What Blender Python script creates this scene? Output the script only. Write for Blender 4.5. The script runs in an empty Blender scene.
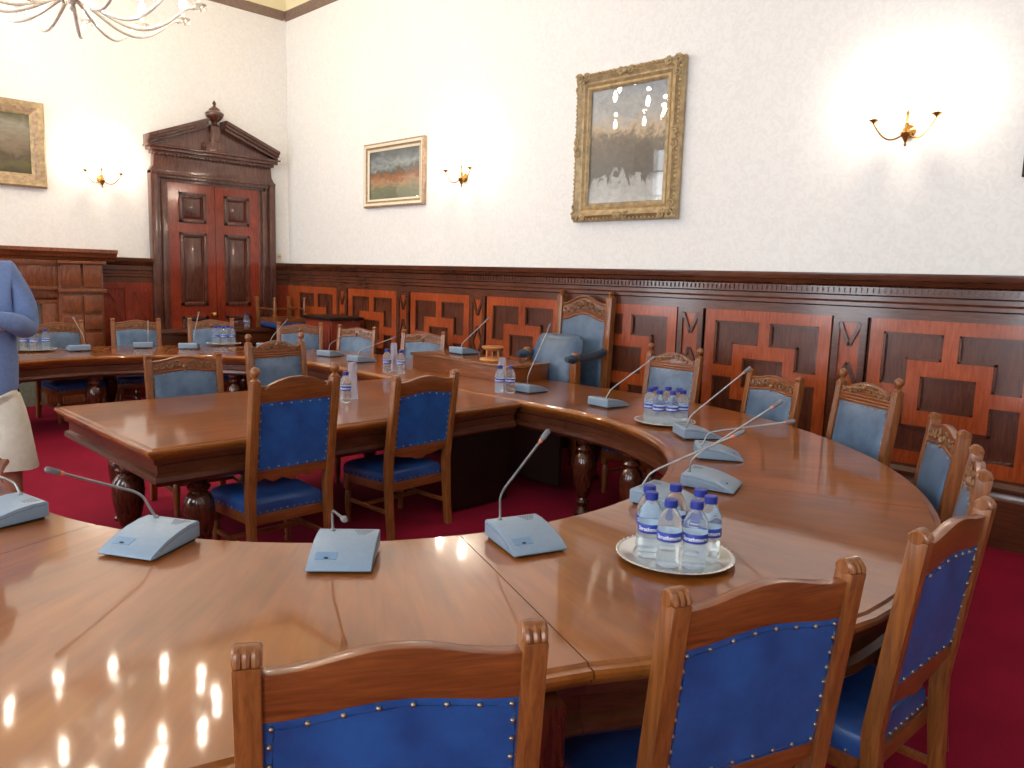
import bpy, bmesh, math, random
from mathutils import Matrix, Vector
PI = math.pi
R = math.radians
random.seed(7)
SC = bpy.context.scene
COL = SC.collection

# ------------------------------------------------------------------ camera
cam_data = bpy.data.cameras.new('camera')
cam = bpy.data.objects.new('camera', cam_data)
COL.objects.link(cam)
cam_data.sensor_width = 36.0
cam_data.lens = 27.2
cam_data.clip_start = 0.05
cam.matrix_world = Matrix(((0.706193, -0.117336, 0.69823, 0.0),
                           (0.70741, 0.076012, -0.702704, 0.0),
                           (0.029378, 0.990179, 0.136684, 1.66),
                           (0, 0, 0, 1)))
SC.camera = cam

# ------------------------------------------------------------------ light and exposure
SC.view_settings.view_transform = 'Standard'
SC.view_settings.look = 'None'
SC.view_settings.gamma = 1.0
SC.view_settings.use_curve_mapping = False
SC.view_settings.exposure = 0.3
world = bpy.data.worlds.new('world')
SC.world = world
world.use_nodes = True
bg = world.node_tree.nodes['Background']
bg.inputs[0].default_value = (0.80, 0.90, 1.0, 1)
bg.inputs[1].default_value = 4.0
WARM = (1.0, 0.84, 0.68)
WINDOWS = [-9.30, -5.6, -2.3, 0.9]           # x of the tall windows in the front wall
WIN_W, WIN_Z0, WIN_Z1 = 1.4, 0.9, 4.5
FRONT_Y = -2.6
for k, wx in enumerate(WINDOWS):
    ld = bpy.data.lights.new('daylight', 'AREA')
    ld.shape = 'RECTANGLE'
    ld.size, ld.size_y = WIN_W, WIN_Z1 - WIN_Z0
    ld.energy = 88
    ld.color = (0.88, 0.94, 1.0)
    lo = bpy.data.objects.new('daylight', ld)
    lo.location = (wx, FRONT_Y - 0.32, (WIN_Z0 + WIN_Z1) / 2)
    lo.rotation_euler = (R(90), 0, 0)        # shines into the room (+y)
    COL.objects.link(lo)
SCONCE_W, CHAND_W = 13.0, 55.0


def point_light(loc, watts, radius, color=WARM, name='lamp_light'):
    l = bpy.data.lights.new(name, 'POINT')
    l.energy, l.shadow_soft_size, l.color = watts, radius, color
    o = bpy.data.objects.new(name, l)
    o.location = loc
    COL.objects.link(o)
    return o


# ------------------------------------------------------------------ materials
def srgb(r, g, b):
    def c(v):
        v /= 255.0
        return v / 12.92 if v <= 0.04045 else ((v + 0.055) / 1.055) ** 2.4
    return (c(r), c(g), c(b), 1.0)


class NT:
    def __init__(self, name):
        self.m = bpy.data.materials.new(name)
        self.m.use_nodes = True
        self.t = self.m.node_tree
        self.n = self.t.nodes
        self.b = self.n['Principled BSDF']
        self.out = self.n['Material Output']

    def add(self, typ, **kw):
        nd = self.n.new(typ)
        for k, v in kw.items():
            setattr(nd, k, v)
        return nd

    def link(self, a, b):
        self.t.links.new(a, b)

    def coord(self, which='Object', scale=(1, 1, 1), rot=(0, 0, 0), loc=(0, 0, 0)):
        tc = self.add('ShaderNodeTexCoord')
        mp = self.add('ShaderNodeMapping')
        mp.inputs['Scale'].default_value = scale
        mp.inputs['Rotation'].default_value = rot
        mp.inputs['Location'].default_value = loc
        self.link(tc.outputs[which], mp.inputs['Vector'])
        return mp.outputs[0]

    def noise(self, vec, scale=5, detail=4, rough=0.55, dist=0.0):
        nd = self.add('ShaderNodeTexNoise')
        nd.inputs['Scale'].default_value = scale
        nd.inputs['Detail'].default_value = detail
        nd.inputs['Roughness'].default_value = rough
        nd.inputs['Distortion'].default_value = dist
        self.link(vec, nd.inputs['Vector'])
        return nd.outputs['Fac']

    def ramp(self, fac, stops):
        nd = self.add('ShaderNodeValToRGB')
        el = nd.color_ramp.elements
        while len(el) < len(stops):
            el.new(0.5)
        for e, (p, c) in zip(el, stops):
            e.position, e.color = p, c
        self.link(fac, nd.inputs[0])
        return nd.outputs[0]

    def mix(self, a, b, fac, mode='MIX'):
        nd = self.add('ShaderNodeMix', data_type='RGBA', blend_type=mode)
        for s, v in ((nd.inputs[0], fac), (nd.inputs[6], a), (nd.inputs[7], b)):
            if hasattr(v, 'links'):
                self.link(v, s)
            else:
                s.default_value = v
        return nd.outputs[2]

    def bump(self, h, strength=0.2, dist=0.01):
        nd = self.add('ShaderNodeBump')
        nd.inputs['Strength'].default_value = strength
        nd.inputs['Distance'].default_value = dist
        self.link(h, nd.inputs['Height'])
        self.link(nd.outputs[0], self.b.inputs['Normal'])

    def set(self, **kw):
        names = dict(color='Base Color', rough='Roughness', metal='Metallic', coat='Coat Weight', coat_rough='Coat Roughness',
                     trans='Transmission Weight', ior='IOR', spec='Specular IOR Level', emit='Emission Color', estr='Emission Strength',
                     sheen='Sheen Weight', alpha='Alpha')
        for k, v in kw.items():
            s = self.b.inputs[names[k]]
            if hasattr(v, 'links'):
                self.link(v, s)
            else:
                s.default_value = v
        return self


def wood(name, dark, light, scale=(1, 1, 1), rough=0.3, coat=0.0, coords='Object', bump=0.08, grain=9, coat_rough=0.1, spec=0.5):
    """grain runs along the axis whose scale is small"""
    n = NT(name)
    v = n.coord(coords, scale)
    g = n.noise(v, grain, 6, 0.62, 0.6)
    col = n.ramp(g, [(0.30, dark), (0.68, light)])
    big = n.noise(n.coord(coords, (1.3, 1.3, 1.3)), 1.6, 2)
    col = n.mix(col, n.ramp(big, [(0.3, (0.72, 0.70, 0.68, 1)), (0.7, (1.1, 1.08, 1.05, 1))]), 1.0, 'MULTIPLY')
    n.set(color=col, rough=rough, coat=coat, coat_rough=coat_rough, spec=spec)
    n.bump(g, bump, 0.004)
    return n.m


def plain(name, c, rough=0.5, metal=0.0, var=0.12, scale=30, **kw):
    n = NT(name)
    f = n.noise(n.coord('Object'), scale, 3)
    lo = tuple(x * (1 - var) for x in c[:3]) + (1,)
    hi = tuple(min(1, x * (1 + var)) for x in c[:3]) + (1,)
    n.set(color=n.ramp(f, [(0.35, lo), (0.65, hi)]), rough=rough, metal=metal, **kw)
    return n.m


def leather(name, dark, light, rough=0.38):
    n = NT(name)
    f = n.noise(n.coord('Object'), 7, 5, 0.6)
    n.set(color=n.ramp(f, [(0.3, dark), (0.72, light)]), rough=rough, spec=0.5)
    n.bump(n.noise(n.coord('Object'), 220, 2), 0.12, 0.002)
    return n.m


def emitter(name, c, strength):
    n = NT(name)
    n.set(color=c, emit=c, estr=strength)
    return n.m


M = {}
M['oak_z'] = wood('chair_oak_upright', srgb(106, 58, 26), srgb(154, 94, 46), (9, 9, 0.7), 0.30, 0.25)
M['oak_x'] = wood('chair_oak_rail', srgb(100, 50, 22), srgb(146, 82, 38), (0.7, 9, 9), 0.30, 0.25)
M['carving'] = wood('carved_oak', srgb(84, 50, 24), srgb(150, 104, 64), (6, 6, 6), 0.32, 0.25)
M['leather_back'] = leather('royal_blue_leather', srgb(18, 58, 118), srgb(34, 90, 162), 0.45)
M['leather_front'] = leather('worn_blue_leather_with_sheen', srgb(58, 80, 106), srgb(92, 114, 140), 0.36)  # worn leather; its paler grey also carries window sheen put into the colour
M['leather_seat'] = leather('blue_seat_leather', srgb(22, 52, 108), srgb(42, 82, 146), 0.34)
M['leather_arm'] = leather('dark_blue_leather', srgb(34, 50, 66), srgb(60, 80, 100), 0.36)
M['nail'] = plain('pewter_nail', srgb(150, 140, 128), 0.3, 0.9)
def table_top():
    n = NT('table_top_oak')
    g = n.noise(n.coord('UV', (4.5, 0.7, 1)), 4, 2, 0.5, 0.3)
    col = n.ramp(g, [(0.22, srgb(128, 72, 26)), (0.78, srgb(152, 90, 36))])
    fine = n.noise(n.coord('UV', (12, 0.9, 1)), 4, 3, 0.55, 0.4)
    col = n.mix(col, n.ramp(fine, [(0.3, (0.90, 0.88, 0.86, 1)), (0.7, (1.06, 1.05, 1.04, 1))]), 1.0, 'MULTIPLY')
    big = n.noise(n.coord('UV', (2.0, 0.7, 1)), 1.6, 3)
    col = n.mix(col, n.ramp(big, [(0.3, (0.74, 0.70, 0.68, 1)), (0.7, (1.12, 1.1, 1.08, 1))]), 1.0, 'MULTIPLY')
    wave = n.noise(n.coord('UV', (13, 6, 1)), 1.0, 0, 0.5)       # slightly wavy old varnish
    n.set(color=col, rough=0.32, coat=0.85, coat_rough=0.055, spec=0.12)
    bp = n.add('ShaderNodeBump')
    bp.inputs['Strength'].default_value = 0.02
    bp.inputs['Distance'].default_value = 0.01
    n.link(wave, bp.inputs['Height'])
    n.link(bp.outputs[0], n.b.inputs['Normal'])
    n.link(bp.outputs[0], n.b.inputs['Coat Normal'])
    return n.m


M['top'] = table_top()
M['mould'] = wood('table_edge_oak', srgb(96, 56, 30), srgb(146, 94, 56), (6, 6, 6), 0.22, 0.3)
M['apron'] = wood('table_apron_mahogany', srgb(60, 28, 15), srgb(104, 54, 28), (1.2, 1.2, 12), 0.34, 0.12)
M['leg'] = wood('turned_leg_mahogany', srgb(46, 20, 12), srgb(92, 46, 26), (9, 9, 1), 0.15, 0.5)
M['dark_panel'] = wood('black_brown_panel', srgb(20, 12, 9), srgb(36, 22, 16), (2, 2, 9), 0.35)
M['stile'] = wood('mahogany_stile', srgb(138, 58, 24), srgb(176, 82, 38), (7, 7, 0.8), 0.24, 0.3)
M['panel'] = wood('mahogany_panel', srgb(70, 34, 22), srgb(104, 54, 34), (8, 8, 0.8), 0.26, 0.3)
M['dado'] = wood('dark_mahogany_rail', srgb(76, 40, 26), srgb(102, 58, 38), (0.8, 8, 8), 0.22, 0.35)
M['door_red'] = wood('red_mahogany_door', srgb(112, 38, 22), srgb(150, 60, 36), (8, 8, 0.8), 0.2, 0.4)
M['casing'] = wood('brown_door_casing', srgb(68, 38, 30), srgb(104, 64, 52), (6, 6, 1.0), 0.2, 0.4)
M['rail'] = plain('taupe_picture_rail', srgb(126, 104, 90), 0.5)
M['mantel'] = wood('mantel_oak', srgb(96, 48, 26), srgb(146, 82, 48), (5, 5, 2), 0.32, 0.2)
M['brass'] = plain('brass', srgb(176, 132, 66), 0.25, 0.9)
M['silver'] = plain('chandelier_white_glass', srgb(224, 218, 208), 0.12, 0.25)
M['gold'] = plain('gilt_frame', srgb(172, 150, 112), 0.5, 0.25, 0.25, 18)
M['gold_dark'] = plain('gilt_frame_dark_band', srgb(140, 114, 74), 0.5, 0.25, 0.25, 24)  # darker gilt for every third step of the frame moulding
M['gold_brown'] = plain('bronzed_frame', srgb(164, 138, 112), 0.5, 0.2, 0.25, 24)
M['plastic'] = plain('pale_grey_blue_plastic', srgb(126, 146, 166), 0.42, 0, 0.03, 60)
M['plastic_dark'] = plain('grey_plastic_recess', srgb(104, 136, 168), 0.4, 0, 0.03)
M['black'] = plain('black_plastic', srgb(22, 22, 26), 0.5)
M['steel'] = plain('gooseneck_metal', srgb(150, 152, 154), 0.3, 0.7)
M['foam'] = plain('grey_mic_foam', srgb(112, 112, 116), 0.8)
M['red_ring'] = plain('orange_red_ring', srgb(214, 120, 84), 0.4)
M['tray'] = plain('silver_tray', srgb(214, 212, 206), 0.2, 0.85, 0.06)
M['cap'] = plain('blue_bottle_cap', srgb(34, 50, 140), 0.4, 0, 0.05)
M['label'] = plain('blue_bottle_label', srgb(38, 60, 156), 0.4, 0, 0.05)


def label_mat():
    n = NT('blue_label_with_white_back')
    g = n.add('ShaderNodeNewGeometry')
    n.set(color=n.mix(srgb(36, 62, 160), srgb(226, 236, 246), g.outputs['Backfacing']), rough=0.4)
    return n.m


M['label'] = label_mat()
M['white'] = plain('white_print', srgb(236, 240, 246), 0.5, 0, 0.02)
M['switch'] = plain('cream_switch', srgb(226, 216, 190), 0.4, 0, 0.03)
M['skin'] = plain('skin', srgb(206, 150, 122), 0.5, 0, 0.06)
M['hair'] = plain('brown_hair', srgb(74, 54, 40), 0.6, 0, 0.2)
M['shirt'] = plain('blue_knit', srgb(112, 136, 184), 0.85, 0, 0.08, 60)
M['shorts'] = plain('off_white_cotton', srgb(222, 214, 198), 0.85, 0, 0.05)
M['shoe'] = plain('brown_leather_shoe', srgb(84, 58, 42), 0.5)
M['light_wood'] = wood('light_turned_wood', srgb(176, 112, 56), srgb(216, 152, 88), (4, 4, 8), 0.3, 0.3)
M['curtain'] = plain('grey_curtain', srgb(128, 134, 150), 0.9)
M['bulb'] = emitter('candle_bulb', (1.0, 0.86, 0.66, 1), 80)
M['candle'] = plain('ivory_candle_tube', srgb(240, 230, 208), 0.5, 0, 0.02)
M['tile'] = plain('grey_green_tile', srgb(120, 124, 112), 0.25)
M['soot'] = plain('fireplace_soot', srgb(18, 16, 15), 0.9)
M['iron'] = plain('dark_iron', srgb(36, 34, 33), 0.5, 0.5)


def clear(name, tint, rough=0.02, ior=1.33, milk=0.2):
    n = NT(name)
    n.set(color=tint, rough=rough, trans=1.0, ior=ior)
    tr = n.add('ShaderNodeBsdfTranslucent')
    tr.inputs['Color'].default_value = tint
    df = n.add('ShaderNodeBsdfDiffuse')
    df.inputs['Color'].default_value = tint
    m1 = n.add('ShaderNodeMixShader')
    n.link(tr.outputs[0], m1.inputs[1])
    n.link(df.outputs[0], m1.inputs[2])
    m2 = n.add('ShaderNodeMixShader')
    m2.inputs[0].default_value = milk
    n.link(n.b.outputs[0], m2.inputs[1])
    n.link(m1.outputs[0], m2.inputs[2])
    n.link(m2.outputs[0], n.out.inputs[0])
    return n.m


M['water'] = clear('bottle_plastic_and_water', (0.84, 0.93, 1.0, 1), 0.02, 1.2, 0.15)
M['cups'] = clear('translucent_plastic_cups', (0.78, 0.83, 0.98, 1), 0.15, 1.12, 0.3)


def pane_mat():
    n = NT('picture_glass')
    g = n.add('ShaderNodeBsdfGlossy')
    g.inputs['Roughness'].default_value = 0.01
    t = n.add('ShaderNodeBsdfTransparent')
    fr = n.add('ShaderNodeFresnel')
    fr.inputs['IOR'].default_value = 1.55
    mx = n.add('ShaderNodeMixShader')
    geo = n.add('ShaderNodeNewGeometry')
    inv = n.add('ShaderNodeMath', operation='SUBTRACT')
    inv.inputs[0].default_value = 1.0
    n.link(geo.outputs['Backfacing'], inv.inputs[1])
    fm = n.add('ShaderNodeMath', operation='MULTIPLY')
    n.link(fr.outputs[0], fm.inputs[0])
    n.link(inv.outputs[0], fm.inputs[1])
    n.link(fm.outputs[0], mx.inputs[0])
    n.link(t.outputs[0], mx.inputs[1])
    n.link(g.outputs[0], mx.inputs[2])
    n.link(mx.outputs[0], n.out.inputs[0])
    return n.m


M['glass'] = pane_mat()


def wallpaper():
    n = NT('cream_damask_wallpaper')
    v = n.coord('Object')
    f = n.noise(v, 16, 3, 0.5, 1.8)
    col = n.ramp(f, [(0.40, srgb(230, 229, 227)), (0.58, srgb(236, 235, 233))])
    sep = n.add('ShaderNodeSeparateXYZ')
    n.link(v, sep.inputs[0])
    gt = n.add('ShaderNodeMath', operation='GREATER_THAN')
    gt.inputs[1].default_value = 5.15
    n.link(sep.outputs[2], gt.inputs[0])
    col = n.mix(col, srgb(240, 230, 196), gt.outputs[0])       # the frieze above the picture rail is painted cream
    n.set(color=col, rough=0.75)
    n.bump(f, 0.05, 0.002)
    return n.m


M['paper'] = wallpaper()
M['ceiling'] = plain('ceiling_paint', srgb(244, 238, 222), 0.8, 0, 0.02)


def carpet():
    n = NT('crimson_carpet')
    v = n.coord('Object')
    f = n.noise(v, 260, 2)
    g = n.noise(v, 2.2, 3)
    c = n.ramp(f, [(0.3, srgb(112, 8, 32)), (0.7, srgb(154, 20, 52))])
    c = n.mix(c, n.ramp(g, [(0.3, (0.86, 0.84, 0.86, 1)), (0.7, (1.08, 1.05, 1.06, 1))]), 1.0, 'MULTIPLY')
    n.set(color=c, rough=0.95, sheen=0.0, spec=0.15)
    n.bump(f, 0.3, 0.004)
    return n.m


M['carpet'] = carpet()


def canvas(name, stops, axis_rot, seed, mscale=6):
    n = NT(name)
    v = n.coord('Generated')
    sep = n.add('ShaderNodeSeparateXYZ')
    n.link(v, sep.inputs[0])
    nz = n.noise(n.coord('Generated', (mscale, mscale, mscale), (0, 0, 0), (seed, seed, 0)), 1.0, 6, 0.65, 0.8)
    ma = n.add('ShaderNodeMath', operation='MULTIPLY_ADD')
    ma.inputs[1].default_value = 0.6
    n.link(nz, ma.inputs[0])
    n.link(sep.outputs[2], ma.inputs[2])
    sub = n.add('ShaderNodeMath', operation='SUBTRACT')
    n.link(ma.outputs[0], sub.inputs[0])
    sub.inputs[1].default_value = 0.30
    col = n.ramp(sub.outputs[0], stops)
    n2 = n.noise(n.coord('Generated', (9, 9, 14), (0, 0.5, 0), (seed, 0, 0)), 1.5, 5, 0.7)
    col = n.mix(col, n.ramp(n2, [(0.3, (0.6, 0.6, 0.6, 1)), (0.7, (1.3, 1.3, 1.3, 1))]), 0.5, 'MULTIPLY')
    n.set(color=col, rough=0.55)
    return n.m


M['canvas_wharf'] = canvas('harbour_canvas', [(0.0, srgb(190, 190, 186)), (0.20, srgb(170, 170, 164)), (0.25, srgb(104, 98, 88)), (0.45, srgb(112, 102, 88)), (0.55, srgb(128, 116, 98)),
                                              (0.62, srgb(190, 168, 138)), (0.76, srgb(172, 172, 168)), (1.0, srgb(150, 156, 162))], 0, 3.1)
M['canvas_farm'] = canvas('farmyard_canvas', [(0.0, srgb(110, 112, 90)), (0.22, srgb(120, 124, 96)), (0.34, srgb(176, 140, 104)), (0.48, srgb(150, 96, 60)), (0.58, srgb(96, 96, 88)),
                                              (0.72, srgb(150, 160, 160)), (0.86, srgb(108, 116, 118)), (1.0, srgb(88, 94, 92))], 0, 7.7)
M['canvas_trees'] = canvas('woodland_canvas', [(0.0, srgb(70, 62, 36)), (0.16, srgb(104, 96, 56)), (0.28, srgb(86, 70, 50)), (0.40, srgb(120, 104, 82)), (0.62, srgb(140, 128, 106)),
                                               (0.8, srgb(150, 146, 128)), (1.0, srgb(96, 92, 70))], 0, 1.4)


# ------------------------------------------------------------------ mesh builder
class MB:
    def __init__(self):
        self.v, self.f, self.mi = [], [], []
        self.M = Matrix.Identity(4)
        self.mat = 0

    def pts(self, ps):
        i = len(self.v)
        for p in ps:
            self.v.append(tuple(self.M @ Vector(p)))
        return i

    def face(self, idx):
        self.f.append(tuple(idx))
        self.mi.append(self.mat)

    def hexa(self, p):
        i = self.pts(p)
        for q in ((0, 3, 2, 1), (4, 5, 6, 7), (0, 1, 5, 4), (1, 2, 6, 5), (2, 3, 7, 6), (3, 0, 4, 7)):
            self.face([i + k for k in q])
        return self

    def box(self, x0, x1, y0, y1, z0, z1):
        return self.hexa([(x0, y0, z0), (x1, y0, z0), (x1, y1, z0), (x0, y1, z0), (x0, y0, z1), (x1, y0, z1), (x1, y1, z1), (x0, y1, z1)])

    def bar(self, a, b, w, d, up=(0, 0, 1), w2=None, d2=None):
        """square-section bar from a to b; w along side, d along up-ish"""
        a, b = Vector(a), Vector(b)
        ax = (b - a).normalized()
        s = ax.cross(Vector(up))
        if s.length < 1e-4:
            s = ax.cross(Vector((0, 1, 0)))
        s.normalize()
        u = s.cross(ax)
        w2, d2 = w2 or w, d2 or d
        P = []
        for c, ww, dd in ((a, w, d), (b, w2, d2)):
            P += [c - s * ww / 2 - u * dd / 2, c + s * ww / 2 - u * dd / 2, c + s * ww / 2 + u * dd / 2, c - s * ww / 2 + u * dd / 2]
        return self.hexa(P)

    def lathe(self, prof, n=24, close=True):
        rings = []
        for r, z in prof:
            rings.append(self.pts([(r * math.cos(2 * PI * k / n), r * math.sin(2 * PI * k / n), z) for k in range(n)]))
        for a, b in zip(rings, rings[1:]):
            for k in range(n):
                k2 = (k + 1) % n
                self.face((a + k, a + k2, b + k2, b + k))
        if close:
            self.face([rings[0] + k for k in reversed(range(n))])
            self.face([rings[-1] + k for k in range(n)])
        return self

    def tube(self, path, rad, n=8):
        path = [Vector(p) for p in path]
        if not hasattr(rad, '__len__'):
            rad = [rad] * len(path)
        rings = []
        prev = None
        for i, p in enumerate(path):
            t = (path[min(i + 1, len(path) - 1)] - path[max(i - 1, 0)]).normalized()
            if prev is None:
                s = t.cross(Vector((0, 0, 1)))
                if s.length < 1e-3:
                    s = t.cross(Vector((1, 0, 0)))
            else:
                s = prev - t * prev.dot(t)
            s.normalize()
            prev = s
            u = t.cross(s)
            rings.append(self.pts([p + s * rad[i] * math.cos(2 * PI * k / n) + u * rad[i] * math.sin(2 * PI * k / n) for k in range(n)]))
        for a, b in zip(rings, rings[1:]):
            for k in range(n):
                k2 = (k + 1) % n
                self.face((a + k, b + k, b + k2, a + k2))
        self.face([rings[0] + k for k in range(n)])
        self.face([rings[-1] + k for k in reversed(range(n))])
        return self

    def prism(self, poly, d0, d1, axis='y'):
        """poly: 2-D outline (a, z); extruded along y (a = x) or x (a = y) or z (a, b)"""
        def P(a, b, d):
            return (a, d, b) if axis == 'y' else ((d, a, b) if axis == 'x' else (a, b, d))
        n = len(poly)
        i = self.pts([P(a, b, d0) for a, b in poly])
        j = self.pts([P(a, b, d1) for a, b in poly])
        for k in range(n):
            k2 = (k + 1) % n
            self.face((i + k, i + k2, j + k2, j + k))
        self.face([i + k for k in reversed(range(n))])
        self.face([j + k for k in range(n)])
        return self

    def strip(self, top, bot, d0, d1):
        """plank whose upper edge follows top[(x,z)] and lower edge bot[(x,z)] (same x list), from y=d0(z?) to d1; d may be functions of z"""
        f0 = d0 if callable(d0) else (lambda z: d0)
        f1 = d1 if callable(d1) else (lambda z: d1)
        n = len(top)
        A = self.pts([(x, f0(z), z) for x, z in top])
        B = self.pts([(x, f1(z), z) for x, z in top])
        C = self.pts([(x, f0(z), z) for x, z in bot])
        D = self.pts([(x, f1(z), z) for x, z in bot])
        for k in range(n - 1):
            self.face((A + k, A + k + 1, B + k + 1, B + k))
            self.face((C + k, D + k, D + k + 1, C + k + 1))
            self.face((C + k, C + k + 1, A + k + 1, A + k))
            self.face((D + k, B + k, B + k + 1, D + k + 1))
        self.face((A, B, D, C))
        e = n - 1
        self.face((A + e, C + e, D + e, B + e))
        return self

    def ball(self, c, r, n=12, sz=1.0):
        m = self.M
        self.M = m @ Matrix.Translation(Vector(c))
        k = max(6, n // 2)
        self.lathe([(max(1e-4, r * math.sin(PI * i / k)), -r * sz * math.cos(PI * i / k)) for i in range(k + 1)], n)
        self.M = m
        return self

    def strand(self, P, r, closed=False):
        """round heads joined by a narrow strip"""
        first = []
        for p in P:
            i = len(self.v)
            self.ball(p, r, 8)
            first.append(i)
        k0, k1 = 2 * 8, 2 * 8 + 1
        for a, b in zip(first, first[1:] + (first[:1] if closed else [])):
            self.face((a + k0, b + k0, b + k1, a + k1))
        return self

    def rings(self, loops):
        """stack of closed loops (lists of 3-D points, same length), capped at both ends"""
        n = len(loops[0])
        idx = [self.pts(l) for l in loops]
        for a, b in zip(idx, idx[1:]):
            for k in range(n):
                k2 = (k + 1) % n
                self.face((a + k, a + k2, b + k2, b + k))
        self.face([idx[0] + k for k in reversed(range(n))])
        self.face([idx[-1] + k for k in range(n)])
        return self

    def sweep(self, prof, frames, closed_caps=True):
        """prof [(s,z)] closed loop; frames [(origin, outward)] in the plan"""
        n = len(prof)
        idx = []
        for fr in frames:
            o, w = fr[0], fr[1]
            e = fr[2] if len(fr) > 2 else 0.0        # extra breadth on the outer side
            idx.append(self.pts([(o[0] + w[0] * (s + (e if s > 0 else 0)), o[1] + w[1] * (s + (e if s > 0 else 0)), z) for s, z in prof]))
        for a, b in zip(idx, idx[1:]):
            for k in range(n):
                k2 = (k + 1) % n
                self.face((a + k, b + k, b + k2, a + k2))
        if closed_caps:
            self.face([idx[0] + k for k in range(n)])
            self.face([idx[-1] + k for k in reversed(range(n))])
        return self

    def build(self, name, mats, parent=None, bevel=0.0, uv=None, smooth=True, ang=38):
        me = bpy.data.meshes.new(name)
        me.from_pydata(self.v, [], self.f)
        if not isinstance(mats, (list, tuple)):
            mats = [mats]
        for m in mats:
            me.materials.append(m)
        for p, k in zip(me.polygons, self.mi):
            p.material_index = k
        bm = bmesh.new()
        bm.from_mesh(me)
        bmesh.ops.recalc_face_normals(bm, faces=bm.faces)
        if bevel > 0:
            ed = [e for e in bm.edges if len(e.link_faces) == 2 and e.calc_face_angle(0) > R(40)]
            bmesh.ops.bevel(bm, geom=ed, offset=bevel, segments=2, profile=0.6, affect='EDGES', clamp_overlap=True)
        if uv:
            ul = bm.loops.layers.uv.new('UVMap')
            for f in bm.faces:
                for l in f.loops:
                    l[ul].uv = uv(l.vert.co)
        bm.to_mesh(me)
        bm.free()
        if smooth:
            for p in me.polygons:
                p.use_smooth = True
            me.set_sharp_from_angle(angle=R(ang))
        o = bpy.data.objects.new(name, me)
        COL.objects.link(o)
        if parent:
            o.parent = parent
        return o


def thing(name, label, cat, loc=(0, 0, 0), rz=0.0, group=None):
    o = bpy.data.objects.new(name, None)
    o.empty_display_size = 0.1
    COL.objects.link(o)
    o.location = loc
    o.rotation_euler = (0, 0, rz)
    tag(o, label, cat, group)
    return o


def tag(o, label, cat, group=None):
    o['label'] = label
    o['category'] = cat
    if group:
        o['group'] = group
    return o


def struct(o):
    o['kind'] = 'structure'
    return o


KIDS = {}


def copy_tree(o, parent=None):
    c = o.copy()
    COL.objects.link(c)
    c.parent = parent
    for ch in list(o.children):
        copy_tree(ch, c)
    return c


def place(o, loc, rz=0.0, label=None, group=None):
    o.location = loc
    o.rotation_euler = (0, 0, rz)
    if label:
        o['label'] = label
    if group:
        o['group'] = group
    return o


# ------------------------------------------------------------------ the room
BACK_Y, LEFT_X, RIGHT_X, CEIL = 5.75, -10.37, 2.5, 5.7
struct(MB().box(LEFT_X - 0.2, RIGHT_X + 0.2, FRONT_Y - 0.2, BACK_Y + 0.2, -0.1, 0).build('floor', M['carpet']))
struct(MB().box(LEFT_X - 0.2, RIGHT_X + 0.2, FRONT_Y - 0.2, BACK_Y + 0.2, CEIL, CEIL + 0.1).build('ceiling', M['ceiling']))
struct(MB().box(LEFT_X - 0.2, RIGHT_X + 0.2, BACK_Y, BACK_Y + 0.2, 0, CEIL).build('wall_back', M['paper']))
struct(MB().box(LEFT_X - 0.2, LEFT_X, FRONT_Y, BACK_Y, 0, CEIL).build('wall_left', M['paper']))
struct(MB().box(RIGHT_X, RIGHT_X + 0.2, FRONT_Y, BACK_Y, 0, CEIL).build('wall_right', M['paper']))
fw = MB()
xs = [LEFT_X - 0.2] + [x for w in WINDOWS for x in (w - WIN_W / 2, w + WIN_W / 2)] + [RIGHT_X + 0.2]
for k in range(0, len(xs), 2):
    fw.box(xs[k], xs[k + 1], FRONT_Y - 0.2, FRONT_Y, 0, CEIL)
for w in WINDOWS:
    fw.box(w - WIN_W / 2, w + WIN_W / 2, FRONT_Y - 0.2, FRONT_Y, 0, WIN_Z0)
    fw.box(w - WIN_W / 2, w + WIN_W / 2, FRONT_Y - 0.2, FRONT_Y, WIN_Z1, CEIL)
struct(fw.build('wall_front', M['paper'], smooth=False))
for k, w in enumerate(WINDOWS):
    a, b = w - WIN_W / 2, w + WIN_W / 2
    fm = MB()
    for x0, x1, z0, z1 in ((a, a + .07, WIN_Z0, WIN_Z1), (b - .07, b, WIN_Z0, WIN_Z1), (a, b, WIN_Z0, WIN_Z0 + .08), (a, b, WIN_Z1 - .08, WIN_Z1)):
        fm.box(x0, x1, FRONT_Y - .14, FRONT_Y - .06, z0, z1)
    win = struct(fm.build('window_%d' % (k + 1), M['white']))
    gb = MB()
    for i in range(1, 3):
        x = a + (b - a) * i / 3
        gb.box(x - .014, x + .014, FRONT_Y - .12, FRONT_Y - .08, WIN_Z0, WIN_Z1)
    for i in range(1, 7):
        z = WIN_Z0 + (WIN_Z1 - WIN_Z0) * i / 7
        gb.box(a, b, FRONT_Y - .12, FRONT_Y - .08, z - .014, z + .014)
    gb.build('glazing_bars', M['iron'], win)
    MB().box(a + .05, b - .05, FRONT_Y - .103, FRONT_Y - .097, WIN_Z0 + .05, WIN_Z1 - .05).build('pane', M['glass'], win)

# picture rail
prail = [(0.0, 5.10), (0.025, 5.11), (0.035, 5.15), (0.05, 5.19), (0.05, 5.215), (0.0, 5.215)]
struct(MB().prism([(BACK_Y - d, z) for d, z in prail], LEFT_X, RIGHT_X, 'x').build('trim_1', M['rail']))
struct(MB().prism([(LEFT_X + d, z) for d, z in prail], FRONT_Y, BACK_Y - 0.05, 'y').build('trim_2', M['rail']))

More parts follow.
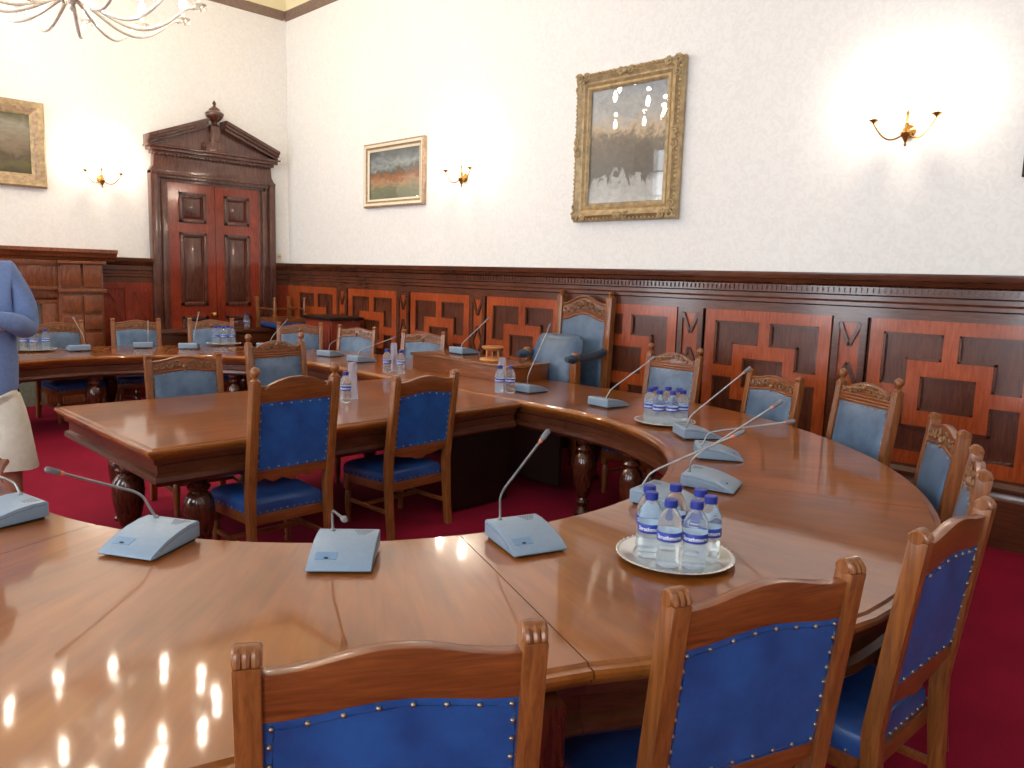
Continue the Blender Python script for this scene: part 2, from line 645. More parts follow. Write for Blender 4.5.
# ------------------------------------------------------------------ back wall wainscot (trim_3)
DADO = [(0.0, 1.45), (0.035, 1.45), (0.035, 1.52), (0.055, 1.53), (0.055, 1.555), (0.04, 1.57), (0.04, 1.60), (0.06, 1.61), (0.06, 1.665),
        (0.085, 1.68), (0.10, 1.705), (0.115, 1.715), (0.125, 1.74), (0.125, 1.762), (0.0, 1.762)]


def dado_prism(mb, wall, s0, s1, axis):
    if axis == 'x':
        mb.prism([(wall - d, z) for d, z in DADO], s0, s1, 'x')
    else:
        mb.prism([(wall + d, z) for d, z in DADO], s0, s1, 'y')


mb = MB()
dado_prism(mb, BACK_Y, LEFT_X, RIGHT_X, 'x')
wains = struct(mb.build('trim_3', M['dado'], ang=25))
dn = MB()
x = LEFT_X + 0.06
while x < RIGHT_X - 0.05:
    dn.box(x, x + 0.022, BACK_Y - 0.072, BACK_Y - 0.058, 1.622, 1.658)
    x += 0.04
dn.build('dentil_band', M['dado'], wains, smooth=False)
MB().prism([(BACK_Y, 0), (BACK_Y - 0.05, 0), (BACK_Y - 0.05, 0.32), (BACK_Y - 0.04, 0.34), (BACK_Y - 0.035, 0.37), (BACK_Y - 0.06, 0.385), (BACK_Y - 0.06, 0.40), (BACK_Y - 0.03, 0.43),
            (BACK_Y - 0.03, 0.45), (BACK_Y, 0.45)], LEFT_X, RIGHT_X, 'x').build('plinth', M['dado'], wains, ang=25)


def loop_mould(mb, outline, y, w=0.016, d=0.014):
    """dark bead round the inside of a recess; outline in (x, z)"""
    n = len(outline)
    for k in range(n):
        (x0, z0), (x1, z1) = outline[k], outline[(k + 1) % n]
        if abs(x0 - x1) < 1e-6:
            mb.box(x0 - w / 2, x0 + w / 2, y, y + d, min(z0, z1) - w / 2, max(z0, z1) + w / 2)
        else:
            mb.box(min(x0, x1) - w / 2, max(x0, x1) + w / 2, y, y + d, z0 - w / 2, z0 + w / 2)


def bay(x0, x1):
    xc = (x0 + x1) / 2
    yb, yf = BACK_Y - 0.008, BACK_Y - 0.034
    fr = MB()
    s = 0.09
    B = lambda a, b, z0, z1: fr.box(a, b, yf, BACK_Y, z0, z1)
    B(x0, x0 + s, .45, 1.45); B(x1 - s, x1, .45, 1.45); B(x0 + s, x1 - s, 1.36, 1.45); B(x0 + s, x1 - s, .45, .545)
    ro, ri, zo, zi, zc = .262, .172, .225, .118, .95
    B(xc - ro, xc - ri, zc - zo, zc + zo); B(xc + ri, xc + ro, zc - zo, zc + zo)
    B(xc - ri, xc + ri, zc + zi, zc + zo); B(xc - ri, xc + ri, zc - zo, zc - zi)
    B(x0 + s, xc - ro, zc - .047, zc + .047); B(xc + ro, x1 - s, zc - .047, zc + .047)
    B(xc - .047, xc + .047, zc + zo, 1.36); B(xc - .047, xc + .047, .545, zc - zo)
    o = fr.build('panel_frame', M['stile'], wains, smooth=False)
    pn = MB().box(x0 + .02, x1 - .02, yb, BACK_Y + 0.002, .47, 1.43)
    p = pn.build('recessed_panel', M['panel'], o, smooth=False)
    md = MB()
    e = 0.008
    loop_mould(md, [(xc - ri + e, zc - zi + e), (xc + ri - e, zc - zi + e), (xc + ri - e, zc + zi - e), (xc - ri + e, zc + zi - e)], yf + .004)
    for sx in (-1, 1):
        xo = x0 + s + e if sx < 0 else x1 - s - e
        a, b = xc + sx * (.047 + e), xc + sx * (ro + e)
        for sz in (-1, 1):
            zt = 1.36 - e if sz > 0 else .545 + e
            zm, zr = zc + sz * (.047 + e), zc + sz * (zo + e)
            loop_mould(md, [(xo, zt), (a, zt), (a, zr), (b, zr), (b, zm), (xo, zm)], yf + .004)
    md.build('panel_moulding', M['dado'], o, smooth=False)


def lozenge(mb, c, half, axis_wall, axis):
    pass


def pilaster(x0, x1):
    xc = (x0 + x1) / 2
    yf = BACK_Y - 0.04
    m = MB()
    m.box(x0, x1, yf + .014, BACK_Y, .45, 1.45)
    o = m.build('pilaster', M['stile'], wains, smooth=False)
    d = MB()
    d.box(x0, x0 + .045, yf - .004, BACK_Y, .45, 1.45); d.box(x1 - .045, x1, yf - .004, BACK_Y, .45, 1.45)
    d.box(x0 + .045, x1 - .045, yf - .002, BACK_Y, 1.41, 1.45)
    w = (x1 - x0) / 2 - .047
    for zc, up, dn_ in ((1.405, 0, 1), (.95, 1, 1), (.50, 1, 0)):
        h = .165
        lines = []
        if dn_:
            lines += [((xc - w, zc), (xc, zc - h)), ((xc + w, zc), (xc, zc - h))]
        if up:
            lines += [((xc - w, zc), (xc, zc + h)), ((xc + w, zc), (xc, zc + h))]
        for (ax, az), (bx, bz) in lines:
            d.bar((ax, yf + .006, az), (bx, yf + .006, bz), .02, .026, (1, 0, 0))
    d.build('pilaster_moulding', M['dado'], o, smooth=False)


MB().box(LEFT_X, RIGHT_X, BACK_Y - .006, BACK_Y, .45, 1.46).build('backing_board', M['dado'], wains, smooth=False)
MB().box(LEFT_X, -10.10, BACK_Y - .03, BACK_Y, .45, 1.45).build('end_stile', M['stile'], wains, smooth=False)
x = -10.10
while x < RIGHT_X - .2:
    bay(x, min(x + 1.05, RIGHT_X - .02))
    if x + 1.31 < RIGHT_X:
        pilaster(x + 1.07, x + 1.31)
    x += 1.335

# ------------------------------------------------------------------ left wall wainscot (trim_4)
mb = MB()
dado_prism(mb, LEFT_X, 3.145, 3.84, 'y')
dado_prism(mb, LEFT_X, 5.50, BACK_Y - .01, 'y')
lw = struct(mb.build('trim_4', M['dado'], ang=25))
m = MB()
for y0, y1 in ((3.15, 3.84), (5.50, BACK_Y - .03)):
    m.box(LEFT_X, LEFT_X + .014, y0, y1, 0, 1.45)
    m.box(LEFT_X, LEFT_X + .05, y0, y1, 0, .38)
    m.box(LEFT_X, LEFT_X + .034, y0, y1, .38, .5)
    m.box(LEFT_X, LEFT_X + .034, y0, y1, 1.38, 1.45)
for y0, y1 in ((3.15, 3.26), (3.47, 3.56), (3.77, 3.84)):
    m.box(LEFT_X, LEFT_X + .034, y0, y1, .5, 1.38)
for yc in (3.365, 3.665):
    for zc, up, dn_ in ((1.37, 0, 1), (.94, 1, 1), (.51, 1, 0)):
        for sy in (-1, 1):
            if dn_:
                m.bar((LEFT_X + .026, yc + sy * .1, zc), (LEFT_X + .026, yc, zc - .16), .022, .022, (0, 1, 0))
            if up:
                m.bar((LEFT_X + .026, yc + sy * .1, zc), (LEFT_X + .026, yc, zc + .16), .022, .022, (0, 1, 0))
m.build('panel_frame', M['door_red'], lw, smooth=False)

# ------------------------------------------------------------------ door with pediment (door_1)
DX = LEFT_X
dc = 4.645
mb = MB()
for s in (-1, 1):   # moulded jambs
    for inset, dep in ((0.62, .06), (0.66, .10), (0.71, .075), (0.76, .12)):
        y0, y1 = dc + s * inset, dc + s * (inset + .055)
        if inset == .76:
            y1 = dc + s * .845
        mb.box(DX, DX + dep, min(y0, y1), max(y0, y1), 0, 2.74 if inset < .7 else 2.86)
for z0, z1, hw, dep in ((2.74, 2.80, .70, .06), (2.78, 2.84, .80, .10), (2.82, 2.86, .845, .13)):
    mb.box(DX, DX + dep, dc - hw, dc + hw, z0, z1)
door = struct(mb.build('door_1', M['casing'], bevel=.006))
m = MB()
m.prism([(dc - .845, 2.86), (dc + .845, 2.86), (dc + .80, 2.93), (dc + .79, 3.08), (dc - .79, 3.08), (dc - .80, 2.93)], DX, DX + .10, 'x')
for z0, z1, hw, dep in ((3.07, 3.11, .82, .13), (3.11, 3.15, .86, .17), (3.15, 3.175, .89, .20)):
    m.box(DX, DX + dep, dc - hw, dc + hw, z0, z1)
for k in range(34):
    y = dc - .80 + k * 1.6 / 34
    m.box(DX + .1, DX + .15, y, y + .026, 3.06, 3.085)
m.prism([(dc - .86, 3.17), (dc + .86, 3.17), (dc + .10, 3.50), (dc - .10, 3.50)], DX, DX + .06, 'x')
for s in (-1, 1):   # raking cornices with a gap between them
    a0, b0 = dc + s * .88, 3.175
    a1, b1 = dc + s * .115, 3.475
    for off, dep in ((0.0, .14), (0.04, .18), (0.075, .21)):
        q = [(a0, b0 + off), (a1, b1 + off), (a1, b1 + off + .042), (a0, b0 + off + .042)]
        m.prism(q, DX, DX + dep, 'x')
m.box(DX, DX + .15, dc - .14, dc + .14, 3.175, 3.30)
m.box(DX, DX + .12, dc - .06, dc + .06, 3.30, 3.52)
m.build('pediment', M['casing'], door, bevel=.004)
m = MB()
m.M = Matrix.Translation((DX + .10, dc, 3.52))
m.lathe([(.055, 0), (.035, .02), (.03, .035), (.06, .06), (.105, .10), (.12, .14), (.118, .155), (.10, .17), (.075, .185), (.07, .205), (.045, .225), (.02, .245), (.018, .26), (.026, .275), (.018, .295), (.002, .32)], 24)
m.build('urn_finial', M['casing'], door)
for s in (-1, 1):
    y0, y1 = (dc - .62, dc - .003) if s < 0 else (dc + .003, dc + .62)
    m = MB()
    m.box(DX, DX + .03, y0, y1, .01, 2.74)
    pz = [(2.24, 2.63), (1.16, 2.12), (.2, 1.02)]
    pa, pb = y0 + .14, y1 - .12
    if s > 0:
        pa, pb = y0 + .12, y1 - .14
    m.box(DX, DX + .05, y0, pa, .01, 2.74); m.box(DX, DX + .05, pb, y1, .01, 2.74)
    for z0, z1 in ((.01, .2), (1.02, 1.16), (2.12, 2.24), (2.63, 2.74)):
        m.box(DX, DX + .05, pa, pb, z0, z1)
    leaf = m.build('door_leaf', M['door_red'], door, smooth=False)
    m = MB()
    for z0, z1 in pz:   # heavy mouldings and raised fields
        w = .045
        for q in ((pa, pb, z0, z0 + w), (pa, pb, z1 - w, z1), (pa, pa + w, z0, z1), (pb - w, pb, z0, z1)):
            m.box(DX + .02, DX + .068, q[0], q[1], q[2], q[3])
        m.rings([[(DX + .028, pa + i, z0 + i), (DX + .028, pb - i, z0 + i), (DX + .028, pb - i, z1 - i), (DX + .028, pa + i, z1 - i)] if d == 0 else
                 [(DX + .05, pa + i, z0 + i), (DX + .05, pb - i, z0 + i), (DX + .05, pb - i, z1 - i), (DX + .05, pa + i, z1 - i)] for i, d in ((.05, 0), (.09, 1))])
    m.build('door_panels', M['casing'], leaf, bevel=.006)
    if s < 0:
        m = MB()
        m.M = Matrix.Translation((DX + .05, y1 - .05, 1.04)) @ Matrix.Rotation(R(90), 4, 'Y')
        m.lathe([(.03, 0), (.028, .006), (.012, .01), (.012, .035), (.028, .045), (.032, .06), (.02, .075), (.002, .08)], 16)
        m.build('door_knob', M['brass'], leaf)

# light switch by the door
sw = tag(MB().box(DX, DX + .012, 5.545, 5.635, 1.81, 1.90).build('light_switch', M['switch'], bevel=.003),
         'small cream light switch plate on the wall right of the door', 'switch')
m = MB()
for y in (5.575, 5.605):
    m.box(DX + .011, DX + .02, y - .006, y + .006, 1.84, 1.87)
m.build('toggle', M['gold_brown'], sw)

# ------------------------------------------------------------------ fireplace surround on the left wall
fp = thing('fireplace', 'carved brown wooden fireplace surround with broad mantel shelf', 'fireplace', (DX, 1.78, 0))
m = MB()
hw = 1.36
m.prism([(0, 1.70), (.30, 1.70), (.32, 1.73), (.36, 1.745), (.39, 1.79), (.42, 1.80), (.42, 1.84), (0, 1.84)], -1.5, 1.5, 'y')
m.build('mantel_shelf', M['mantel'], fp, ang=25)
m = MB()
m.box(0, .28, -hw + .05, hw - .05, 1.36, 1.70)
for y in range(-13, 14):
    m.box(.28, .292, y * .065 - .014, y * .065 + .014, 1.42, 1.62)
m.box(.28, .31, -.92, .92, 1.36, 1.40)
m.box(.28, .31, -.92, .92, 1.64, 1.70)
m.build('fluted_frieze', M['mantel'], fp, bevel=.003)
for s in (-1, 1):
    m = MB()
    y0, y1 = (.88, hw) if s > 0 else (-hw, -.88)
    m.box(0, .30, y0, y1, 0, 1.70)
    for k in range(2):
        a = y0 + .03 + k * (y1 - y0 - .03) / 2
        b = a + (y1 - y0 - .09) / 2
        for z0, z1 in ((.15, .85), (.9, 1.06), (1.1, 1.30)):
            m.box(.29, .325, a, b, z0, z1)
        m.box(.29, .34, a, b, 1.40, 1.66)
        for q in range(4):
            yy = a + .02 + q * (b - a - .02) / 4
            m.box(.34, .348, yy, yy + .02, 1.43, 1.63)
    m.box(.29, .36, y0 - .02, y1 + .02, 1.335, 1.375)
    m.box(.29, .38, y0 - .02, y1 + .02, 1.665, 1.70)
    m.box(.29, .35, y0 - .015, y1 + .015, 0, .12)
    m.build('pilaster', M['mantel'], fp, bevel=.004)
m = MB()
m.box(0, .20, -.88, .88, 1.20, 1.36); m.box(.2, .26, -.88, .88, 1.27, 1.36); m.box(.2, .235, -.88, .88, 1.2, 1.24)
m.box(0, .24, .72, .88, 0, 1.2); m.box(0, .24, -.88, -.72, 0, 1.2)
m.build('inner_frame', M['mantel'], fp, bevel=.006)
m = MB()
m.box(0, .12, .46, .72, 0, 1.2); m.box(0, .12, -.72, -.46, 0, 1.2); m.box(0, .12, -.46, .46, .82, 1.2)
m.build('tile_slip', M['tile'], fp, smooth=False)
m = MB()
m.box(0.002, .02, -.46, .46, 0, .82)
m.build('firebox', M['soot'], fp, smooth=False)
m = MB()
for k in range(9):
    m.box(.06, .075, -.36 + k * .09, -.345 + k * .09, .12, .42)
m.box(.05, .085, -.4, .4, .10, .13); m.box(.05, .085, -.4, .4, .41, .44)
m.box(.03, .10, -.40, -.37, 0, .44); m.box(.03, .10, .37, .40, 0, .44)
m.build('grate', M['iron'], fp, smooth=False)


# ------------------------------------------------------------------ pictures
def picture(name, label, loc, rz, w, h, levels, canvas_mat, frame_mats, ornate=False, group=None, tilt=0.0):
    """local: picture lies in x (width) / z, its front faces -y; levels = [(inset, depth)] from the outside edge inwards"""
    t = thing(name, label, 'picture', loc, rz, group)
    t.rotation_euler = (tilt, 0, rz)
    m = MB()
    loops = []
    for ins, d in levels:
        a, b = w / 2 - ins, h / 2 - ins
        loops.append([(-a, -d, -b), (a, -d, -b), (a, -d, b), (-a, -d, b)])
    a, b = w / 2, h / 2
    loops = [[(-a, 0, -b), (a, 0, -b), (a, 0, b), (-a, 0, b)]] + loops
    idx = [m.pts(l) for l in loops]
    for q, (i, j) in enumerate(zip(idx, idx[1:])):
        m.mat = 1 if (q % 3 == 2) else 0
        for k in range(4):
            k2 = (k + 1) % 4
            m.face((i + k, i + k2, j + k2, j + k))
    fr = m.build('frame', frame_mats, t, smooth=False)
    ins, d = levels[-1]
    a, b = w / 2 - ins + .004, h / 2 - ins + .004
    MB().box(-a, a, -max(.006, d - .012), -.002, -b, b).build('canvas', canvas_mat, t, smooth=False)
    MB().box(-a, a, -d + .0015, -d + .004, -b, b).build('pane', M['glass'], t, smooth=False)
    if ornate:
        m = MB()
        rnd = random.Random(3)

        def scroll(cx, cz, s, turn, flip):
            pts, rad = [], []
            for q in range(15):
                th = q / 14 * 1.6 * 2 * PI
                r = s * (1 - q / 16.5)
                pts.append((cx + flip * r * math.cos(th + turn), -.075 - .012 * q / 14, cz + r * math.sin(th + turn)))
                rad.append(.011 * (1 - q / 26))
            m.tube(pts, rad, 6)
        W, H = w / 2 - .055, h / 2 - .055
        for sx in (-1, 1):
            for sz in (-1, 1):
                scroll(sx * (W + .01), sz * (H + .01), .05, 0.5, sx)
                scroll(sx * (W - .08), sz * (H + .015), .036, 1.2, sx)
                scroll(sx * (W + .015), sz * (H - .08), .036, 2.2, sx)
                for q in range(7):
                    m.ball((sx * (W + rnd.uniform(-.09, .045)), -.08, sz * (H + rnd.uniform(-.03, .045))), rnd.uniform(.008, .018), 8)
        for cx, cz in ((0, H + .01), (0, -H - .01), (W + .01, 0), (-W - .01, 0)):
            for s in (-1, 1):
                if cx == 0:
                    scroll(s * .055, cz, .036, .8, s)
                else:
                    scroll(cx, s * .055, .036, .8, s)
            m.ball((cx, -.085, cz), .028, 10)
            for q in range(6):
                m.ball((cx + rnd.uniform(-.1, .1) * (cx == 0), -.078, cz + rnd.uniform(-.1, .1) * (cx != 0)), rnd.uniform(.008, .014), 8)
        n = 26
        for q in range(n):     # beaded outer edge
            x = -W + 2 * W * q / (n - 1)
            for cz in (H + .035, -H - .035):
                m.ball((x, -.06, cz), .011 + .006 * abs(math.sin(q * .9)), 6)
        n = 34
        for q in range(n):
            z = -H + 2 * H * q / (n - 1)
            for cx in (W + .035, -W - .035):
                m.ball((cx, -.06, z), .011 + .006 * abs(math.sin(q * .9)), 6)
        m.build('carved_ornament', frame_mats[0], fr)
    return t


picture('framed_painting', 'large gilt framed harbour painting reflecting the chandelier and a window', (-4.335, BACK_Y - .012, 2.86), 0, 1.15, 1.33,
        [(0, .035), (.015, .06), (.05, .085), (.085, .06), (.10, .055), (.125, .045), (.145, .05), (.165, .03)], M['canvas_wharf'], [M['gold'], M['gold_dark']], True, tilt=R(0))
picture('framed_painting', 'small farmyard painting in a plain bronze frame left of the wall light', (-7.80, BACK_Y - .005, 2.85), 0, 1.2, .77,
        [(0, .04), (.02, .05), (.05, .045), (.06, .03), (.075, .032), (.10, .022)], M['canvas_farm'], [M['gold_brown'], M['switch']])
picture('framed_painting', 'gold framed woodland painting above the fireplace', (LEFT_X + .008, 1.95, 2.99), R(90), 1.43, .95,
        [(0, .045), (.02, .07), (.07, .06), (.10, .05), (.12, .045), (.15, .03)], M['canvas_trees'], [M['gold_brown'], M['gold']])
picture('framed_painting', 'dark framed picture mostly cut off by the right edge of the view', (-.62, BACK_Y - .008, 2.62), 0, 1.3, .5,
        [(0, .035), (.02, .045), (.05, .04), (.07, .025)], M['canvas_trees'], [M['iron'], M['gold_brown']])


# ------------------------------------------------------------------ lamps
def flame(m, c, s=1.0):
    mm = m.M
    m.M = mm @ Matrix.Translation(Vector(c))
    m.lathe([(.006 * s, 0), (.013 * s, .012 * s), (.017 * s, .03 * s), (.013 * s, .05 * s), (.006 * s, .066 * s), (.001, .078 * s)], 12)
    m.M = mm


def sconce(label, loc, rz):
    """local: wall is y=0 plane behind, light faces -y"""
    t = thing('wall_light', label, 'wall light', loc, rz, 'brass candle wall lights')
    m = MB()
    m.M = Matrix.Rotation(R(90), 4, 'X')
    m.lathe([(.045, 0), (.045, .008), (.03, .018), (.015, .03), (.012, .05)], 20)
    m.M = Matrix.Translation((0, -.055, 0))
    m.lathe([(.002, -.105), (.010, -.095), (.005, -.08), (.016, -.06), (.034, -.03), (.038, -.015), (.018, 0), (.012, .03), (.017, .045), (.010, .06), (.008, .10), (.014, .115), (.004, .135)], 18)
    m.build('backplate', M['brass'], t)
    for s in (-1, 1):
        m = MB()
        pts = []
        for k in range(13):
            u = k / 12
            pts.append((s * (.01 + .19 * u), -.06 - .05 * math.sin(u * PI / 2), -.02 - .055 * math.sin(u * PI * .95) + .085 * u * u))
        m.tube(pts, .0065, 8)
        e = pts[-1]
        m.M = Matrix.Translation(e)
        m.lathe([(.006, 0), (.012, .006), (.03, .018), (.036, .026), (.03, .028), (.012, .03)], 18)
        arm = m.build('arm', M['brass'], t)
        m = MB()
        m.M = Matrix.Translation((e[0], e[1], e[2] + .03))
        m.lathe([(.0115, 0), (.0115, .07)], 14)
        m.build('candle_tube', M['candle'], arm)
        m = MB()
        flame(m, (e[0], e[1], e[2] + .10), 1.2)
        m.build('bulb', M['bulb'], arm)
        L = point_light((e[0], e[1] - .005, e[2] + .15), SCONCE_W, .03)
        L.parent = t
    return t


sconce('brass two-armed wall light right of the large gilt framed painting', (-1.97, BACK_Y - .005, 2.72), 0)
sconce('brass two-armed wall light right of the small farmyard painting', (-6.52, BACK_Y - .005, 2.72), 0)
sconce('brass two-armed wall light between the door and the woodland painting', (LEFT_X + .005, 3.25, 2.69), R(90))

ch = thing('chandelier', 'large chandelier with curved silvery arms and candle bulbs', 'chandelier', (-7.55, 2.2, 3.84))
m = MB()
m.lathe([(.002, -.07), (.014, -.06), (.020, -.045), (.010, -.03), (.006, -.015), (.03, 0), (.09, .03), (.13, .06), (.12, .085), (.06, .10), (.035, .14), (.05, .22), (.075, .28), (.05, .34), (.025, .40), (.022, .52),
         (.06, .56), (.075, .60), (.05, .64), (.022, .70), (.018, .95), (.03, 1.0), (.01, 1.04)], 28)
m.build('stem', M['silver'], ch)
m = MB()
m.tube([(0, 0, 1.03), (0, 0, 1.80)], .008, 8)
for k in range(18):
    m.ball((0, 0, 1.05 + k * .04), .014, 8, 1.4)
m.build('chain', M['silver'], ch)
m = MB()
m.M = Matrix.Translation((0, 0, CEIL - 3.84 - .06))
m.lathe([(.02, -.06), (.06, -.04), (.10, .02), (.11, .055)], 24)
m.build('ceiling_rose', M['silver'], ch)
for tier, n, r1, z0, zt, dip in ((0, 12, 1.0, .05, .11, .19), (1, 6, .52, .50, .54, .12)):
    for k in range(n):
        th = 2 * PI * (k + .35 * tier) / n + .13
        m = MB()
        pts = []
        for q in range(19):
            u = q / 18
            r = .06 + (r1 - .06) * (u ** .85)
            z = z0 - dip * math.sin(PI * min(1, u * 1.15)) + (zt - z0) * max(0, u - .25) ** 2 / .5625
            pts.append((r * math.cos(th), r * math.sin(th), z))
        m.tube(pts, [.019 - .006 * q / 18 for q in range(19)], 8)
        e = pts[-1]
        m.M = Matrix.Translation(e)
        m.lathe([(.008, -.01), (.016, 0), (.05, .018), (.062, .03), (.055, .032), (.015, .03), (.015, .04)], 18)
        m.M = Matrix.Identity(4)
        for q in range(5):    # small drops hung from the pan
            a = q * 2 * PI / 5
            m.ball((e[0] + .055 * math.cos(a), e[1] + .055 * math.sin(a), e[2] - .005), .009, 6, 1.8)
        arm = m.build('arm', M['silver'], ch)
        m = MB()
        m.M = Matrix.Translation((e[0], e[1], e[2] + .035))
        m.lathe([(.013, 0), (.013, .06)], 12)
        m.build('candle_tube', M['candle'], arm)
        m = MB()
        flame(m, (e[0], e[1], e[2] + .095), 2.0)
        m.build('bulb', M['bulb'], arm)
        L = point_light((e[0], e[1], e[2] + .32), CHAND_W / 18, .03)
        L.parent = ch

cu = MB()
cx0, cx1 = -10.33, -9.9
n = 26
top, bot = [], []
fr_, bk_ = [], []
for k in range(n + 1):
    x = cx0 + (cx1 - cx0) * k / n
    d = .03 * math.sin(k * 1.4)
    fr_.append((x, FRONT_Y + .10 + d))
    bk_.append((x, FRONT_Y + .08 + d))
cu.prism(fr_ + bk_[::-1], .05, 4.7, 'z')
tag(cu.build('curtain', M['curtain']), 'grey curtain mirrored beside the window in the large gilt framed painting', 'curtain')

# ------------------------------------------------------------------ tables
CR, CLf, RM, TH = (-3.51, 2.376), (-6.65, 2.376), 2.21, .76
E_ = .56
TOPPROF = [(-E_ + .035, .76), (-E_ + .028, .752), (-E_ + .006, .752), (-E_, .744), (-E_, .733), (-E_ + .012, .727), (-E_ + .014, .718), (-E_ + .03, .708), (-E_ + .035, .70),
           (E_ - .035, .70), (E_ - .03, .708), (E_ - .014, .718), (E_ - .012, .727), (E_, .733), (E_, .744), (E_ - .006, .752), (E_ - .028, .752), (E_ - .035, .76)]
APR = [(.52, .70), (.515, .672), (.495, .66), (.495, .612), (.515, .60), (.52, .575), (.505, .56), (.49, .548), (.46, .548), (.46, .70)]


# outer edge of the near wing: the leaf under the camera is a little broader
ROUT = [(-115, 3.02), (-60, 3.0), (-45, 2.96), (-40, 2.92), (-38, 2.86), (-33, 2.71), (-27, 2.665), (-22, 2.665), (-14, 2.74), (-4, 2.81), (8, 2.82), (20, 2.80), (50, 2.77), (91, 2.77)]


def frames_arc(c, a0, a1, step=2.5):
    n = max(2, int(abs(a1 - a0) / step))
    out = []
    for k in range(n + 1):
        a = R(a0 + (a1 - a0) * k / n)
        w = (math.cos(a), math.sin(a))
        e = 0.0
        if c is CR:
            for (d0, r0), (d1, r1) in zip(ROUT, ROUT[1:]):
                aa = a0 + (a1 - a0) * k / n
                if d0 <= aa <= d1:
                    e = r0 + (r1 - r0) * (aa - d0) / (d1 - d0) - RM - E_
        out.append(((c[0] + RM * w[0], c[1] + RM * w[1]), w, e))
    return out


def uv_arc(c):
    def f(p):
        dx, dy = p.x - c[0], p.y - c[1]
        return (math.atan2(dy, dx) * 2.2 + 3, math.hypot(dx, dy))
    return f


ht = thing('conference_table', 'large horseshoe shaped polished oak conference table with the microphones around it', 'table', (-5.08, 4.58, 0))
ht_M = Matrix.Translation((5.08, -4.58, 0))


def ht_mb():
    m = MB()
    m.M = ht_M
    return m


def shift(f):
    return lambda p: f(Vector((p.x - 5.08, p.y + 4.58, p.z)))


GAP = .045     # degrees: fine joint between two sections
for c, secs in ((CR, [(-112.5, -67.5), (-67.5, -22.5), (-22.5, 22.5), (22.5, 67.5), (67.5, 90)]), (CLf, [(90, 112.5), (112.5, 157.5), (157.5, 202.5), (202.5, 247.5)])):
    for a0, a1 in secs:
        fr = frames_arc(c, a0 + GAP, a1 - GAP)
        ht_mb().sweep(TOPPROF, fr).build('tabletop', M['top'], ht, uv=shift(uv_arc(c)), ang=25)
        fr2 = frames_arc(c, a0 + .02, a1 - .02)
        ht_mb().sweep(APR, fr2).build('apron', M['apron'], ht, ang=25)
        ht_mb().sweep([(-s, z) for s, z in reversed(APR)], fr2).build('apron', M['apron'], ht, ang=25)
yh = CR[1] + RM
for x0, x1 in ((CLf[0] + .002, -5.082), (-5.078, CR[0] - .002)):
    fr = [((x0 + (x1 - x0) * k / 6, yh), (0, 1)) for k in range(7)]
    ht_mb().sweep(TOPPROF, fr).build('tabletop', M['top'], ht, uv=shift(lambda p: (p.x, p.y - 2)), ang=25)
    ht_mb().sweep(APR, fr).build('apron', M['apron'], ht, ang=25)
    ht_mb().sweep([(-s, z) for s, z in reversed(APR)], fr).build('apron', M['apron'], ht, ang=25)
LEGP = [(.055, 0), (.06, .02), (.045, .05), (.032, .065), (.038, .085), (.05, .10), (.038, .115), (.034, .13), (.046, .15), (.064, .22), (.076, .30), (.080, .36), (.074, .41), (.058, .44), (.042, .455),
        (.056, .468), (.060, .482), (.050, .496), (.038, .505), (.052, .52), (.062, .54)]


def table_leg(m, x, y, rot=0.0, s=1.0):
    mm = m.M
    m.M = mm @ Matrix.Translation((x, y, 0)) @ Matrix.Rotation(rot, 4, 'Z')
    m.lathe([(r * s, z) for r, z in LEGP], 24)
    m.box(-.055 * s, .055 * s, -.055 * s, .055 * s, .54, .70)
    m.M = mm


for c, inn, outr in ((CR, (-105, -75, -48, -20, 20, 48, 70, 86), (-105, -75, -42, -25.5, 8.5, 43, 79)), (CLf, (94, 110, 132, 154, 176, 200, 230), (100, 137, 152.8, 168.5, 200, 230))):
    for rr, angs in ((RM - .43, inn), (RM + .43, outr)):
        for a in angs:
            m = ht_mb()
            table_leg(m, c[0] + rr * math.cos(R(a)), c[1] + rr * math.sin(R(a)), R(a))
            m.build('leg', M['leg'], ht)
for x in (-5.7, -4.0):
    m = ht_mb()
    table_leg(m, x, yh + .43)
    m.build('leg', M['leg'], ht)
m = ht_mb()
m.box(-6.4, -3.75, 4.30, 4.33, .10, .70)
m.build('modesty_panel', M['dark_panel'], ht)

# centre table
PX0, PX1, PY0, PY1 = -5.48, -3.89, 1.385, 4.016
ct = thing('centre_table', 'rectangular polished oak centre table butted against the head of the horseshoe', 'table', (-4.685, 2.7, 0))


def ct_mb():
    m = MB()
    m.M = Matrix.Translation((4.685, -2.7, 0))
    return m


def rect(x0, x1, y0, y1, z):
    return [(x0, y0, z), (x1, y0, z), (x1, y1, z), (x0, y1, z)]


def rect_stack(m, levels):
    loops = [rect(PX0 + i, PX1 - i, PY0 + i, PY1 - min(i, .001) if True else PY1, z) for i, z in levels]
    return m.rings(loops)


